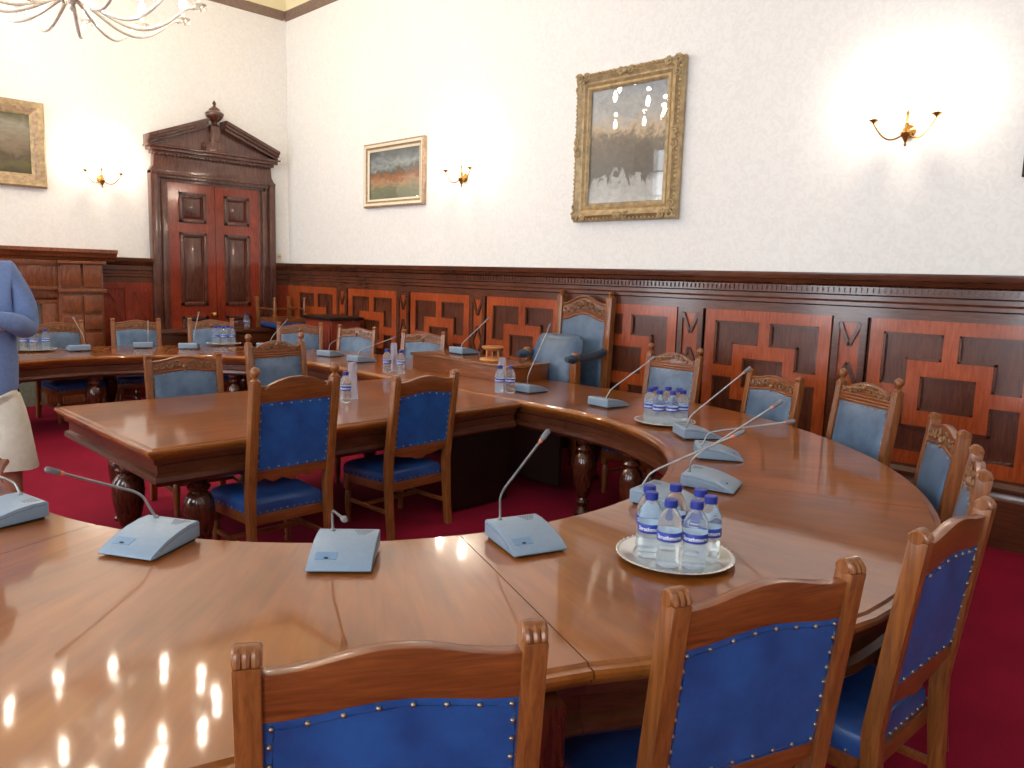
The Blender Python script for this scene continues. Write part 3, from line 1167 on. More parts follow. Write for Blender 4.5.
m = ct_mb()
rect_stack(m, [(.035, .70), (.03, .708), (.014, .718), (.012, .727), (0, .733), (0, .744), (.006, .752), (.028, .752), (.035, .76)])
m.build('tabletop', M['top'], ct, uv=lambda p: (p.x * 1.0 + 9, p.y), ang=25)
m = ct_mb()
rect_stack(m, [(.10, .548), (.07, .548), (.055, .56), (.04, .575), (.045, .60), (.065, .612), (.065, .66), (.045, .672), (.04, .70)])
m.build('apron', M['apron'], ct, ang=25)
for x, y, s in ((PX1 - .20, PY0 + .33, 1.05), (PX0 + .20, PY0 + .33, 1.05), (-4.70, PY0 + .17, 1.15), (PX1 - .20, 3.65, 1.05), (PX0 + .20, 3.65, 1.05)):
    m = ct_mb()
    mm = m.M
    m.M = mm @ Matrix.Translation((x, y, 0))
    m.lathe([(r * s, z) for r, z in LEGP], 24)
    m.box(-.06, .06, -.06, .06, .54, .56)
    m.M = mm
    m.build('leg', M['leg'], ct)
m = ct_mb()
m.prism([(3.10, .548), (3.25, .52), (3.36, .44), (3.42, .30), (3.44, .02), (4.0, .02), (4.0, .548)], -4.02, -3.99, 'x')
m.build('end_panel', M['dark_panel'], ct)

# raised ledge in front of the chairman's seat
led = thing('raised_ledge', 'raised wooden ledge on the head of the table in front of the large armchair', 'desk ledge', (-5.30, 4.87, TH))
m = MB()
m.box(-.66, .66, -.25, .25, 0, .125)
m.build('ledge_front', M['oak_x'], led, bevel=.004)
m = MB()
m.box(-.68, .68, -.27, .262, .125, .15)
m.build('ledge_top', M['mould'], led, bevel=.006)

# side table under the door and cabinet in the corner
st = thing('side_table', 'long brown side table standing in front of the door', 'table', (-10.08, 4.3, 0))
m = MB()
m.box(-.24, .24, -.98, 1.30, .82, .86)
m.build('tabletop', M['apron'], st, bevel=.008)
m = MB()
m.box(-.21, .21, -.94, 1.25, .66, .82)
m.build('apron', M['apron'], st, bevel=.004)
for sx in (-1, 1):
    for sy in (-1, 1):
        m = MB()
        m.M = Matrix.Translation((sx * .17, .155 + sy * 1.03, 0))
        m.lathe([(r * .6, z * .66 / .54) for r, z in LEGP], 16)
        m.build('leg', M['leg'], st)
cb = thing('cabinet', 'reddish wooden cabinet with a dark top in the far corner', 'cabinet', (-8.66, 5.42, 0))
m = MB()
m.box(-.31, .31, -.21, .21, .06, 1.06)
m.build('body', M['door_red'], cb, bevel=.004)
m = MB()
m.box(-.35, .35, -.25, .23, 1.06, 1.10)
m.build('cabinet_top', M['dark_panel'], cb, bevel=.008)
m = MB()
m.box(-.33, .33, -.23, .22, 0, .06)
m.build('base', M['casing'], cb, bevel=.004)
for s in (-1, 1):
    m = MB()
    a, b = (.012, .285) if s > 0 else (-.285, -.012)
    m.box(a, b, -.228, -.21, .12, 1.0)
    m.box(a + .05, b - .05, -.236, -.225, .2, .92)
    d = m.build('door', M['door_red'], cb, bevel=.004)
    MB().ball((s * .04, -.238, .6), .014, 10).build('knob', M['brass'], d)


# ------------------------------------------------------------------ chairs
def yback(z):
    """centre line of the raked back posts (front of chair is +y)"""
    if z <= .45:
        return -.235 - .035 * (1 - z / .45) ** 1.5
    return -.235 - .075 * (z - .45) / .6


def spiral(m, cx, cz, s, turn, flip, yoff, rad=.0085):
    pts, rr = [], []
    for q in range(13):
        th = q / 12 * 1.5 * 2 * PI
        r = s * (1 - q / 14.5)
        z = cz + r * math.sin(th + turn)
        pts.append((cx + flip * r * math.cos(th + turn), yback(z) + yoff, z))
        rr.append(rad * (1 - q / 26))
    m.tube(pts, rr, 5)


def sofa_slab(m, x0, x1, zlist_top, zlist_bot, yf, yr, nx=9):
    pass


def make_chair(kind, label, group):
    t = thing('dining_chair' if False else 'conference_chair', label, 'chair', (0, 0, 0), 0, group)
    ball = kind == 'ball'
    top = 1.085 if ball else 1.018
    hwid = .235 if ball else .245
    pw, pd = .046, .05
    zs = [0, .15, .3, .45, .6, .75, .9, top]
    for s in (-1, 1):
        m = MB()
        loops = []
        for z in zs:
            w = pw / 2 * (1.0 if z > .4 else .9)
            d = pd / 2 * (1.0 if z > .2 else .85)
            y = yback(z)
            loops.append([(s * hwid - w, y - d, z), (s * hwid + w, y - d, z), (s * hwid + w, y + d, z), (s * hwid - w, y + d, z)])
        m.rings(loops)
        if ball:      # two grooves on the front face read as reeding
            for dx in (-.011, 0, .011):
                m.tube([(s * hwid + dx, yback(z) + pd / 2, z) for z in (.56, .7, .85, 1.0, 1.06)], .0045, 6)
        post = m.build('rear_post', M['oak_z'], t, bevel=.004)
        m = MB()
        y = yback(top)
        if ball:
            m.M = Matrix.Translation((s * hwid, y, top))
            m.lathe([(.024, -.002), (.026, .006), (.018, .012), (.011, .018), (.012, .024), (.022, .034), (.027, .048), (.025, .062), (.016, .074), (.003, .08)], 16)
        else:        # scrolled knuckle: three beads across, rolled forward
            m.M = Matrix.Translation((s * hwid, y, top))
            for dx in (-.0145, 0, .0145):
                pts = []
                for q in range(9):
                    a = PI * 1.5 * q / 8
                    pts.append((dx, -.004 + .017 * math.sin(a - PI / 2), .014 + .016 * -math.cos(a - PI / 2) * -1))
                m.tube([(dx, -.018, .002), (dx, -.018, .009), (dx, -.012, .018), (dx, 0, .022), (dx, .013, .020), (dx, .022, .011), (dx, .020, -.002), (dx, .012, -.006)], .008, 8)
            m.M = m.M @ Matrix.Translation((0, .004, .010)) @ Matrix.Rotation(R(90), 4, 'Y')
            m.lathe([(.017, -.024), (.021, -.02), (.021, .02), (.017, .024)], 14)
        m.build('finial', M['oak_z'], post)
    ix = hwid - pw / 2 + .003
    n = 16
    X = [-ix + 2 * ix * k / n for k in range(n + 1)]
    # crest rail
    m = MB()
    if ball:
        def ztop(x):
            u = abs(x) / ix
            if u > .86:
                return 1.062
            if u > .78:
                return 1.040
            return 1.058 + .046 * math.cos(u / .78 * PI / 2) ** .8
        zb = [.972] * len(X)
    else:
        def ztop(x):
            u = abs(x) / ix
            return .998 + .03 * (.5 + .5 * math.cos(PI * min(1, u / .92)))
        zb = [.906 + .02 * (.5 + .5 * math.cos(PI * min(1, abs(x) / ix / .95))) for x in X]
    nn = 40 if ball else 16
    X2 = [-ix + 2 * ix * k / nn for k in range(nn + 1)]
    zb2 = [.972] * len(X2) if ball else [.906 + .02 * (.5 + .5 * math.cos(PI * min(1, abs(x) / ix / .95))) for x in X2]
    m.strip([(x, ztop(x)) for x in X2], list(zip(X2, zb2)), lambda z: yback(z) - .014, lambda z: yback(z) + .014)
    if ball:   # moulded straight rail on the front
        for z, d in ((1.002, .022), (1.022, .018), (.984, .018)):
            m.tube([(-ix, yback(z) + .012, z), (ix, yback(z) + .012, z)], .009, 8)
    else:      # beads along the top and bottom of the carved band
        m.tube([(x, yback(ztop(x)) + .013, ztop(x) - .007) for x in X2], .008, 6)
        m.tube([(x, yback(z) + .013, z + .006) for x, z in zip(X2, zb2)], .008, 6)
    crest = m.build('crest_rail', M['oak_x'], t, bevel=.003)
    m = MB()
    if ball:
        for s in (-1, 1):
            for cx, cz, r, tn in ((.04, 1.066, .024, .5), (.088, 1.056, .020, 1.4), (.128, 1.046, .014, 2.4), (.19, 1.042, .014, .9)):
                spiral(m, s * cx, cz, r, tn, s, .017)
        m.tube([(x, yback(1.03) + .014, 1.05 + .018 * math.cos(x / .2 * PI / 2)) for x in [-.19 + .038 * q for q in range(11)]], .006, 6)
        m.ball((0, yback(1.07) + .016, 1.075), .016, 10)
    else:
        for s in (-1, 1):
            for cx, r, tn in ((.05, .026, .4), (.105, .026, 2.2), (.155, .022, .6), (.20, .018, 2.0)):
                cz = (ztop(cx) + .906 + .02 * (.5 + .5 * math.cos(PI * min(1, cx / ix / .95)))) / 2
                spiral(m, s * cx, cz, r, tn, s, .017)
        m.ball((0, yback(.95) + .016, .95), .02, 10)
        m.ball((0, yback(.95) + .018, .925), .012, 8)
    m.build('carving', M['carving'], crest)
    # upholstered back: padded in front, flat leather behind
    zbot = .60 if ball else .575
    ztp = [z - .0 for z in zb]
    m = MB()
    rows = 9
    grid_f, grid_r = [], []
    for j in range(rows + 1):
        v = j / rows
        rf, rr_ = [], []
        for k, x in enumerate(X):
            z = zbot + (ztp[k] + .004 - zbot) * v
            pad = .012 + .026 * (math.sin(PI * min(1, max(0, (k + .0) / n))) ** .35) * (math.sin(PI * min(1, max(0, v))) ** .35)
            rf.append((x, yback(z) + pad, z))
            rr_.append((x, yback(z) - .012 - .004 * math.sin(PI * k / n) * math.sin(PI * v), z))
        grid_f.append(m.pts(rf))
        grid_r.append(m.pts(rr_))
    for j in range(rows):
        for k in range(n):
            m.mat = 0
            a, b = grid_f[j] + k, grid_f[j + 1] + k
            m.face((a, a + 1, b + 1, b))
            m.mat = 1
            a, b = grid_r[j] + k, grid_r[j + 1] + k
            m.face((a, b, b + 1, a + 1))
    m.mat = 0
    for j in range(rows):
        for kk in (0, n):
            m.face((grid_f[j] + kk, grid_f[j + 1] + kk, grid_r[j + 1] + kk, grid_r[j] + kk))
    for k in range(n):
        for jj in (0, rows):
            m.face((grid_f[jj] + k, grid_f[jj] + k + 1, grid_r[jj] + k + 1, grid_r[jj] + k))
    back = m.build('backrest', [M['leather_front'], M['leather_back']], t, ang=60)
    m = MB()
    for rear in (True, False):
        P = []

        def nail(x, z, rear):
            P.append((x, yback(z) + (-.0135 if rear else .016), z))
        for k in range(8):
            x = -ix + .016 + (2 * ix - .032) * k / 7
            zt = (.972 if ball else .906 + .02 * (.5 + .5 * math.cos(PI * min(1, abs(x) / ix / .95)))) - .012
            nail(x, zt, rear)
            nail(x, zbot + .012, rear)
        for k in range(1, 8):
            z = zbot + .012 + k * ((.95 if ball else .885) - zbot) / 8
            nail(-ix + .012, z, rear)
            nail(ix - .012, z, rear)
        cz_ = .75
        P.sort(key=lambda p: math.atan2(p[2] - cz_, p[0]))
        m = MB()
        m.strand(P, .0058, True)
        m.build('nail_strip', M['nail'], back)
    # shaped lower rail
    m = MB()
    zl = []
    for x in X:
        u = abs(x) / ix
        if ball:
            zl.append(.545 - .012 * math.cos(u * PI * 4) * (u < .9) - .012 * (1 - u))
        else:
            zl.append(.495 + .035 * u ** 1.5 - (.012 if u < .15 else 0))
    m.strip([(x, zbot) for x in X], list(zip(X, zl)), lambda z: yback(z) - .013, lambda z: yback(z) + .013)
    m.build('lower_rail', M['oak_x'], t, bevel=.003)
    # seat
    fw_, bw_, yf, yr = .25, .225, .235, -.205
    m = MB()
    def ring(z, inset):
        a, b = fw_ - inset, bw_ - inset
        return [(-b, yr + inset * .5, z), (b, yr + inset * .5, z), ((a + b) / 2, (yf + yr) / 2, z), (a, yf - inset - .012, z), (a - .03, yf - inset, z), (-a + .03, yf - inset, z), (-a, yf - inset - .012, z), (-(a + b) / 2, (yf + yr) / 2, z)]
    m.rings([ring(.338, .004), ring(.36, -.002), ring(.395, 0), ring(.414, .014), ring(.426, .04), ring(.433, .09), ring(.435, .15)])
    seat = m.build('seat', M['leather_seat'], t, ang=60)
    P = [(-.205 + .41 * k / 10, yr - .001, .352) for k in range(11)]
    P += [(bw_ + (fw_ - bw_) * k / 9, yr + (yf - yr) * k / 9 * .96, .352) for k in range(1, 9)]
    P += [(.225 - .45 * k / 10, yf + .001, .352) for k in range(11)]
    P += [(-(bw_ + (fw_ - bw_) * k / 9), yr + (yf - yr) * k / 9 * .96, .352) for k in range(8, 0, -1)]
    m = MB()
    m.strand(P, .0055, True)
    m.build('nail_strip', M['nail'], seat)
    m = MB()
    m.box(-.225, .225, yr - .012, yr + .012, .285, .342)
    m.box(-.235, .235, yf - .026, yf - .002, .285, .342)
    for s in (-1, 1):
        m.hexa([(s * .222, yr, .285), (s * .20, yr, .285), (s * .225, yf - .02, .285), (s * .247, yf - .02, .285), (s * .222, yr, .342), (s * .20, yr, .342), (s * .225, yf - .02, .342), (s * .247, yf - .02, .342)])
    m.build('seat_frame', M['oak_x'], t, bevel=.003)
    for s in (-1, 1):
        m = MB()
        m.M = Matrix.Translation((s * .225, yf - .03, 0))
        m.lathe([(.016, 0), (.02, .02), (.014, .04), (.018, .06), (.022, .12), (.024, .17), (.022, .21), (.016, .222), (.022, .232), (.022, .24)], 16)
        m.box(-.024, .024, -.024, .024, .235, .335)
        m.build('front_leg', M['oak_z'], t, bevel=.002)
    for s in (-1, 1):
        MB().bar((s * .235, yback(.16), .16), (s * .225, yf - .03, .16), .018, .026).build('side_stretcher', M['oak_x'], t, bevel=.003)
    MB().bar((-.23, .02, .165), (.23, .02, .165), .02, .026).build('cross_stretcher', M['oak_x'], t, bevel=.003)
    return t


GRP = 'blue leather council chairs'
scroll0 = make_chair('scroll', '', GRP)
ball0 = make_chair('ball', '', GRP)
# (kind, middle of the two post tops, facing in degrees, label)
CH = [
    ('s', -1.015, .760, 149, 'nearest chair in front of the camera, its blue leather back scuffed near the top'),
    ('s', -.719, 1.531, 160, 'chair with plain royal blue back nearest the closest tray of water bottles'),
    ('s', -.584, 2.365, 177, 'chair seen from the side with open red carpet to its right'),
    ('s', -.743, 3.247, -163, 'chair half hidden behind the chair with red carpet beside it, scroll-topped'),
    ('s', -1.068, 4.018, -150, 'narrow looking scroll-topped chair just right of the ball-finial chair before the carved pilaster'),
    ('b', -1.701, 4.693, -120, 'ball-finial chair in front of the carved pilaster on the right of the panelled wall'),
    ('s', -2.503, 5.149, -112, 'arched-top chair with a row of nails, standing between two ball-finial chairs'),
    ('b', -3.405, 5.245, -93, 'ball-finial chair beside the large armchair, behind the far tray of bottles'),
    ('b', -3.718, 2.098, 180, 'ball-finial chair with blue back pushed under the near side of the centre table'),
    ('s', -3.799, 3.059, 183, 'plain arched-back chair on the near side of the centre table, by the head'),
    ('s', -5.62, 2.27, -5, 'carved-crest chair on the far side of the centre table, nearest its free corner'),
    ('b', -5.678, 3.028, 3, 'ball-finial chair with greyish back on the far side of the centre table'),
    ('s', -9.516, 2.476, 8, 'far chair beside the fireplace behind the far left tray of bottles'),
    ('s', -9.647, 3.348, -14, 'far chair standing before the panelling between fireplace and door'),
    ('s', -9.46, 4.175, -24, 'far chair standing in front of the left leaf of the door'),
    ('s', -8.407, 4.804, -32, 'far chair with bright blue back before the upturned chair'),
    ('s', -7.647, 5.117, -70, 'far chair with bright blue back in front of the cabinet'),
    ('s', -6.74, 5.38, -66, 'small looking far chair by the wall at the left end of the raised ledge'),
]
used = {'s': False, 'b': False}
for kind, x, y, fw_deg, label in CH:
    src = scroll0 if kind == 's' else ball0
    o = copy_tree(src) if used[kind] else src
    used[kind] = True
    fx, fy = math.cos(R(fw_deg)), math.sin(R(fw_deg))
    off = .31
    place(o, (x + fx * off, y + fy * off, 0), R(fw_deg - 90), label, GRP)
# upturned chair resting seat-down on the side table
up = copy_tree(scroll0)
up['label'] = 'upturned chair with its legs in the air on the side table'
up.location = (-9.92, 5.40, .86 + .435)
up.rotation_euler = (R(180), 0, R(90))

# large armchair
ac = thing('armchair', 'tall blue leather armchair with a carved crest behind the raised ledge', 'armchair', (-4.68, 5.385, 0), R(180))
# built facing +y, origin under the seat
def yb2(z):
    return -.235 - .045 * max(0, z - .45) / 1.1
for s in (-1, 1):
    m = MB()
    loops = []
    for z in (0, .2, .45, .8, 1.2, 1.50):
        w, d = .034, .035
        loops.append([(s * .298 - w, yb2(z) - d, z), (s * .298 + w, yb2(z) - d, z), (s * .298 + w, yb2(z) + d, z), (s * .298 - w, yb2(z) + d, z)])
    m.rings(loops)
    post = m.build('rear_post', M['oak_z'], ac, bevel=.006)
    m = MB()
    m.M = Matrix.Translation((s * .298, yb2(1.5), 1.50))
    m.lathe([(.03, -.004), (.034, .006), (.02, .014), (.024, .026), (.03, .04), (.02, .052), (.004, .058)], 14)
    m.build('finial', M['oak_z'], post)
ix = .268
n = 24
X = [-ix + 2 * ix * k / n for k in range(n + 1)]
zt = lambda x: 1.435 + .075 * (.5 + .5 * math.cos(PI * min(1, abs(x) / ix / .95)))
zb_ = lambda x: 1.275 + .06 * (.5 + .5 * math.cos(PI * min(1, abs(x) / ix / .95)))
m = MB()
m.strip([(x, zt(x)) for x in X], [(x, zb_(x)) for x in X], lambda z: yb2(z) - .02, lambda z: yb2(z) + .018)
m.tube([(x, yb2(1.4) + .018, zt(x) - .008) for x in X], .012, 6)
m.tube([(x, yb2(1.4) + .018, zb_(x) + .008) for x in X], .012, 6)
crest = m.build('crest_rail', M['oak_x'], ac, bevel=.003)
m = MB()
for s in (-1, 1):
    for cx, r, tn in ((.06, .045, .4), (.14, .042, 2.0), (.21, .034, .6), (.262, .026, 2.2)):
        cz = (zt(cx) + zb_(cx)) / 2
        pts, rr = [], []
        for q in range(15):
            th = q / 14 * 1.6 * 2 * PI
            r_ = r * (1 - q / 16.5)
            pts.append((s * (cx + r_ * math.cos(th + tn)), yb2(1.4) + .022, cz + r_ * math.sin(th + tn)))
            rr.append(.010 * (1 - q / 26))
        m.tube(pts, rr, 6)
m.ball((0, yb2(1.4) + .024, 1.44), .03, 12)
m.build('carving', M['carving'], crest)
m = MB()
rows = 8
gf, gr = [], []
for j in range(rows + 1):
    v = j / rows
    a, b = [], []
    for k, x in enumerate(X):
        z = .55 + (zb_(x) + .01 - .55) * v
        pad = .014 + .05 * math.sin(PI * k / n) ** .4 * math.sin(PI * v) ** .4
        a.append((x, yb2(z) + pad, z))
        b.append((x, yb2(z) - .015, z))
    gf.append(m.pts(a))
    gr.append(m.pts(b))
for j in range(rows):
    for k in range(n):
        m.face((gf[j] + k, gf[j] + k + 1, gf[j + 1] + k + 1, gf[j + 1] + k))
        m.face((gr[j] + k, gr[j + 1] + k, gr[j + 1] + k + 1, gr[j] + k + 1))
    for kk in (0, n):
        m.face((gf[j] + kk, gf[j + 1] + kk, gr[j + 1] + kk, gr[j] + kk))
for k in range(n):
    for jj in (0, rows):
        m.face((gf[jj] + k, gf[jj] + k + 1, gr[jj] + k + 1, gr[jj] + k))
m.build('backrest', M['leather_front'], ac, ang=60)
m = MB()
m.rings([[(-a, -.20 + i, z), (a, -.20 + i, z), (a, .27 - i, z), (-a, .27 - i, z)] for a, i, z in ((.30, .0, .42), (.30, -.004, .46), (.30, 0, .50), (.29, .03, .53), (.22, .10, .545))])
m.build('seat', M['leather_seat'], ac, ang=60)
m = MB()
m.box(-.31, .31, -.24, .25, .33, .42)
m.build('seat_frame', M['oak_x'], ac, bevel=.005)
for s in (-1, 1):
    m = MB()
    m.M = Matrix.Translation((s * .295, .19, 0))
    m.lathe([(.024, 0), (.032, .03), (.02, .06), (.03, .10), (.038, .2), (.03, .28), (.024, .30), (.034, .32), (.034, .33)], 16)
    m.box(-.034, .034, -.034, .034, .33, .50)
    m.lathe([(.026, .50), (.034, .52), (.02, .54), (.03, .60), (.034, .65), (.022, .70), (.03, .72)], 16)
    m.box(-.035, .035, -.035, .035, .72, .94)
    m.lathe([(.04, .94), (.042, .96), (.036, 1.01), (.02, 1.02)], 14)
    leg = m.build('front_leg', M['oak_z'], ac, bevel=.003)
    m = MB()
    loops = []
    for q in range(9):
        u = q / 8
        y = .31 - .55 * u
        zc = .965 + .045 * u - .02 * math.sin(PI * u)
        r = .04 * (.6 if q in (0, 8) else 1)
        loops.append([(s * .295 + r * 1.05 * math.cos(2 * PI * k / 12), y, zc + r * math.sin(2 * PI * k / 12)) for k in range(12)])
    m.rings(loops)
    m.build('arm_pad', M['leather_arm'], ac, ang=60)
# loose cushion leaning on the armchair back
m = MB()
loops = []
nr, na = 7, 24
cw, chh, ctk = .28, .28, .11
m.M = Matrix.Translation((0, 0, 0))
G = 14
ft, bk = [], []
for j in range(G + 1):
    a, b = [], []
    for k in range(G + 1):
        u, v = k / G * 2 - 1, j / G * 2 - 1
        e = max(0, (1 - abs(u) ** 3.2)) ** .5 * max(0, (1 - abs(v) ** 3.2)) ** .5
        px = cw * u * math.sqrt(1 - .20 * v ** 4)
        pz = chh * v * math.sqrt(1 - .20 * u ** 4) - (.015 * (1 - u * u) if v > 0 else 0) * v
        a.append((px, ctk * e, pz))
        b.append((px, -ctk * e * .6, pz))
    ft.append(m.pts(a))
    bk.append(m.pts(b))
for j in range(G):
    for k in range(G):
        m.face((ft[j] + k, ft[j] + k + 1, ft[j + 1] + k + 1, ft[j + 1] + k))
        m.face((bk[j] + k, bk[j + 1] + k, bk[j + 1] + k + 1, bk[j] + k + 1))
cush = m.build('cushion', M['leather_front'], None, ang=80)
tag(cush, 'plump blue leather cushion propped against the back of the large armchair', 'cushion')
cush.location = (-4.71, 5.30, .90)
cush.rotation_euler = (R(16), 0, R(180))

# ------------------------------------------------------------------ microphones
def make_mic(base, ang, elbow, tip, z0, label):
    """base = foot of the gooseneck (world xy); the low front edge points along ang"""
    a = R(ang)
    fx, fy = math.cos(a), math.sin(a)
    # unit local frame: +y = front, +x = right hand side; gooseneck stands at the rear left
    lx, ly = .052, -.092
    rx, ry = fy, -fx
    ox = base[0] - (rx * lx * 1 + fx * ly)
    oy = base[1] - (ry * lx * 1 + fy * ly)
    t = thing('desk_microphone', label, 'microphone', (ox, oy, z0), a - PI / 2, 'grey desk microphones')
    w = .098
    prof = [(-.118, .012), (-.118, .060), (-.110, .067), (-.064, .0665), (-.013, .060), (.037, .048), (.080, .032), (.112, .017), (.117, .011), (.112, .006)]
    m = MB()
    m.prism(prof, -w, w, 'x')
    body = m.build('base', M['plastic'], t, bevel=.003)
    m = MB()
    m.prism([(-.105, 0), (-.105, .013), (.098, .010), (.09, 0)], -w + .008, w - .008, 'x')
    m.build('foot', M['black'], t)
    m = MB()     # side grooves, speaker slots, button recess
    def top(y):
        for (y0, z0_), (y1, z1_) in zip(prof[2:], prof[3:]):
            if y0 <= y <= y1:
                return z0_ + (z1_ - z0_) * (y - y0) / (y1 - y0)
        return .02
    for s in (-1, 1):
        m.tube([(s * (w + .0), y, top(y) - .012) for y in (-.108, -.064, -.013, .037, .075)], .0016, 6)
    m.build('side_groove', M['foam'], body)
    m = MB()
    m.hexa([(.012, .048, top(.048) - .002), (.078, .048, top(.048) - .002), (.078, .080, top(.080) - .002), (.012, .080, top(.080) - .002),
            (.012, .048, top(.048) + .0012), (.078, .048, top(.048) + .0012), (.078, .080, top(.080) + .0012), (.012, .080, top(.080) + .0012)])
    b = m.build('talk_button', M['plastic_dark'], t)
    m = MB()
    m.box(.038, .050, .070, .077, top(.073), top(.073) + .0035)
    m.build('button_lamp', M['black'], b)
    m = MB()
    for j in range(5):
        for k in range(7 - j):
            x, y = -.022 - k * .009 - j * .004, -.095 + j * .009
            m.box(x - .0028, x + .0028, y - .002, y + .002, top(y) - .001, top(y) + .0008)
    m.build('speaker_slots', M['foam'], t)
    # gooseneck in local coordinates
    inv = Matrix.Rotation(-(a - PI / 2), 4, 'Z') @ Matrix.Translation((-ox, -oy, -z0))
    B = Vector((lx, ly, .066))
    E = inv @ Vector(elbow)
    T = inv @ Vector(tip)
    dirn = (T - E).normalized()
    L = (T - E).length
    m = MB()
    path = [B, B + (E - B) * .55]
    p0, p1, p2 = B + (E - B) * .75, E, E + dirn * min(.05, L * .3)
    for q in range(6):
        u = q / 5
        path.append(p0 * (1 - u) ** 2 + p1 * 2 * u * (1 - u) + p2 * u * u)
    path.append(T - dirn * .055)
    m.tube(path, .0042, 10)
    m.M = Matrix.Translation(B)
    m.lathe([(.009, -.002), (.009, .005), (.006, .008)], 12)
    neck = m.build('gooseneck', M['steel'], t)
    q4 = dirn.to_track_quat('Z', 'Y').to_matrix().to_4x4()
    m = MB()
    m.M = Matrix.Translation(T - dirn * .058) @ q4
    m.lathe([(.0055, 0), (.0068, .002), (.0068, .010), (.006, .012)], 12)
    m.build('light_ring', M['red_ring'], neck)
    m = MB()
    m.M = Matrix.Translation(T - dirn * .046) @ q4
    m.lathe([(.006, 0), (.0085, .003), (.0095, .012), (.0095, .034), (.0085, .042), (.005, .046)], 14)
    m.build('capsule', M['foam'], neck)
    return t


MICS = [
    ((-3.171, .680), -79, (-3.21, .672, .868), (-3.38, .42, 1.00), TH, 'grey desk microphone cut off by the left edge at the near bend of the table'),
    ((-2.603, .945), -60, (-2.617, .905, .915), (-2.551, .614, 1.056), TH, 'grey desk microphone whose stalk bends far over to the left'),
    ((-2.114, 1.321), -42, (-2.116, 1.319, .896), (-1.85, 1.197, .953), TH, 'grey desk microphone whose stalk points towards the camera, straight before the nearest chair'),
    ((-1.847, 1.820), -18, (-1.849, 1.818, .918), (-1.642, 1.828, 1.175), TH, 'grey desk microphone with upright stalk left of the near tray of bottles'),
    ((-1.786, 2.563), 6, (-1.756, 2.584, .892), (-1.46, 2.78, 1.087), TH, 'grey desk microphone half hidden behind the near tray of bottles'),
    ((-1.801, 2.947), 18, (-1.794, 2.951, .889), (-1.486, 3.141, 1.171), TH, 'grey desk microphone in the row of three, nearest to the near bottle tray'),
    ((-2.059, 3.476), 37, (-2.034, 3.49, .902), (-1.663, 3.675, .996), TH, 'middle grey desk microphone in the row of three on the right of the table'),
    ((-2.390, 3.847), 53, (-2.374, 3.856, .896), (-2.108, 4.03, 1.198), TH, 'grey desk microphone just in front of the far right tray of bottles'),
    ((-3.346, 4.312), 85, (-3.318, 4.333, .898), (-3.089, 4.517, 1.138), TH, 'grey desk microphone on the table between the armchair and the far right bottle tray'),
    ((-4.153, 4.351), 90, (-4.151, 4.353, .905), (-4.046, 4.48, 1.31), TH, 'grey desk microphone with tall upright stalk at the right end of the raised ledge'),
    ((-5.57, 4.90), 90, (-5.565, 4.91, 1.02), (-5.40, 5.10, 1.27), .91, 'grey desk microphone standing on top of the raised ledge'),
    ((-7.174, 4.434), 104, (-7.166, 4.447, .899), (-7.361, 4.708, .951), TH, 'grey desk microphone on the far table before the two bright blue far chairs'),
    ((-8.228, 4.316), 129, (-8.217, 4.337, .899), (-8.301, 4.587, 1.096), TH, 'grey desk microphone hidden behind the ball-finial chair of the centre table, stalk showing'),
    ((-6.578, 4.394), 90, (-6.561, 4.418, .889), (-6.357, 4.712, 1.026), TH, 'darker looking desk microphone left of the raised ledge, its stalk bent right'),
    ((-8.588, 3.580), 148, (-8.583, 3.592, .93), (-8.768, 3.733, 1.163), TH, 'grey desk microphone beside the far middle tray of bottles'),
    ((-8.904, 3.212), 160, (-8.903, 3.214, .918), (-9.189, 3.323, 1.043), TH, 'grey desk microphone in front of the far chair between fireplace and door'),
    ((-8.875, 2.567), 175, (-8.88, 2.551, .929), (-9.166, 2.544, 1.095), TH, 'grey desk microphone right of the far left tray of bottles'),
]
for b_, a_, e_, t_, z_, lab in MICS:
    make_mic(b_, a_, e_, t_, z_, lab)


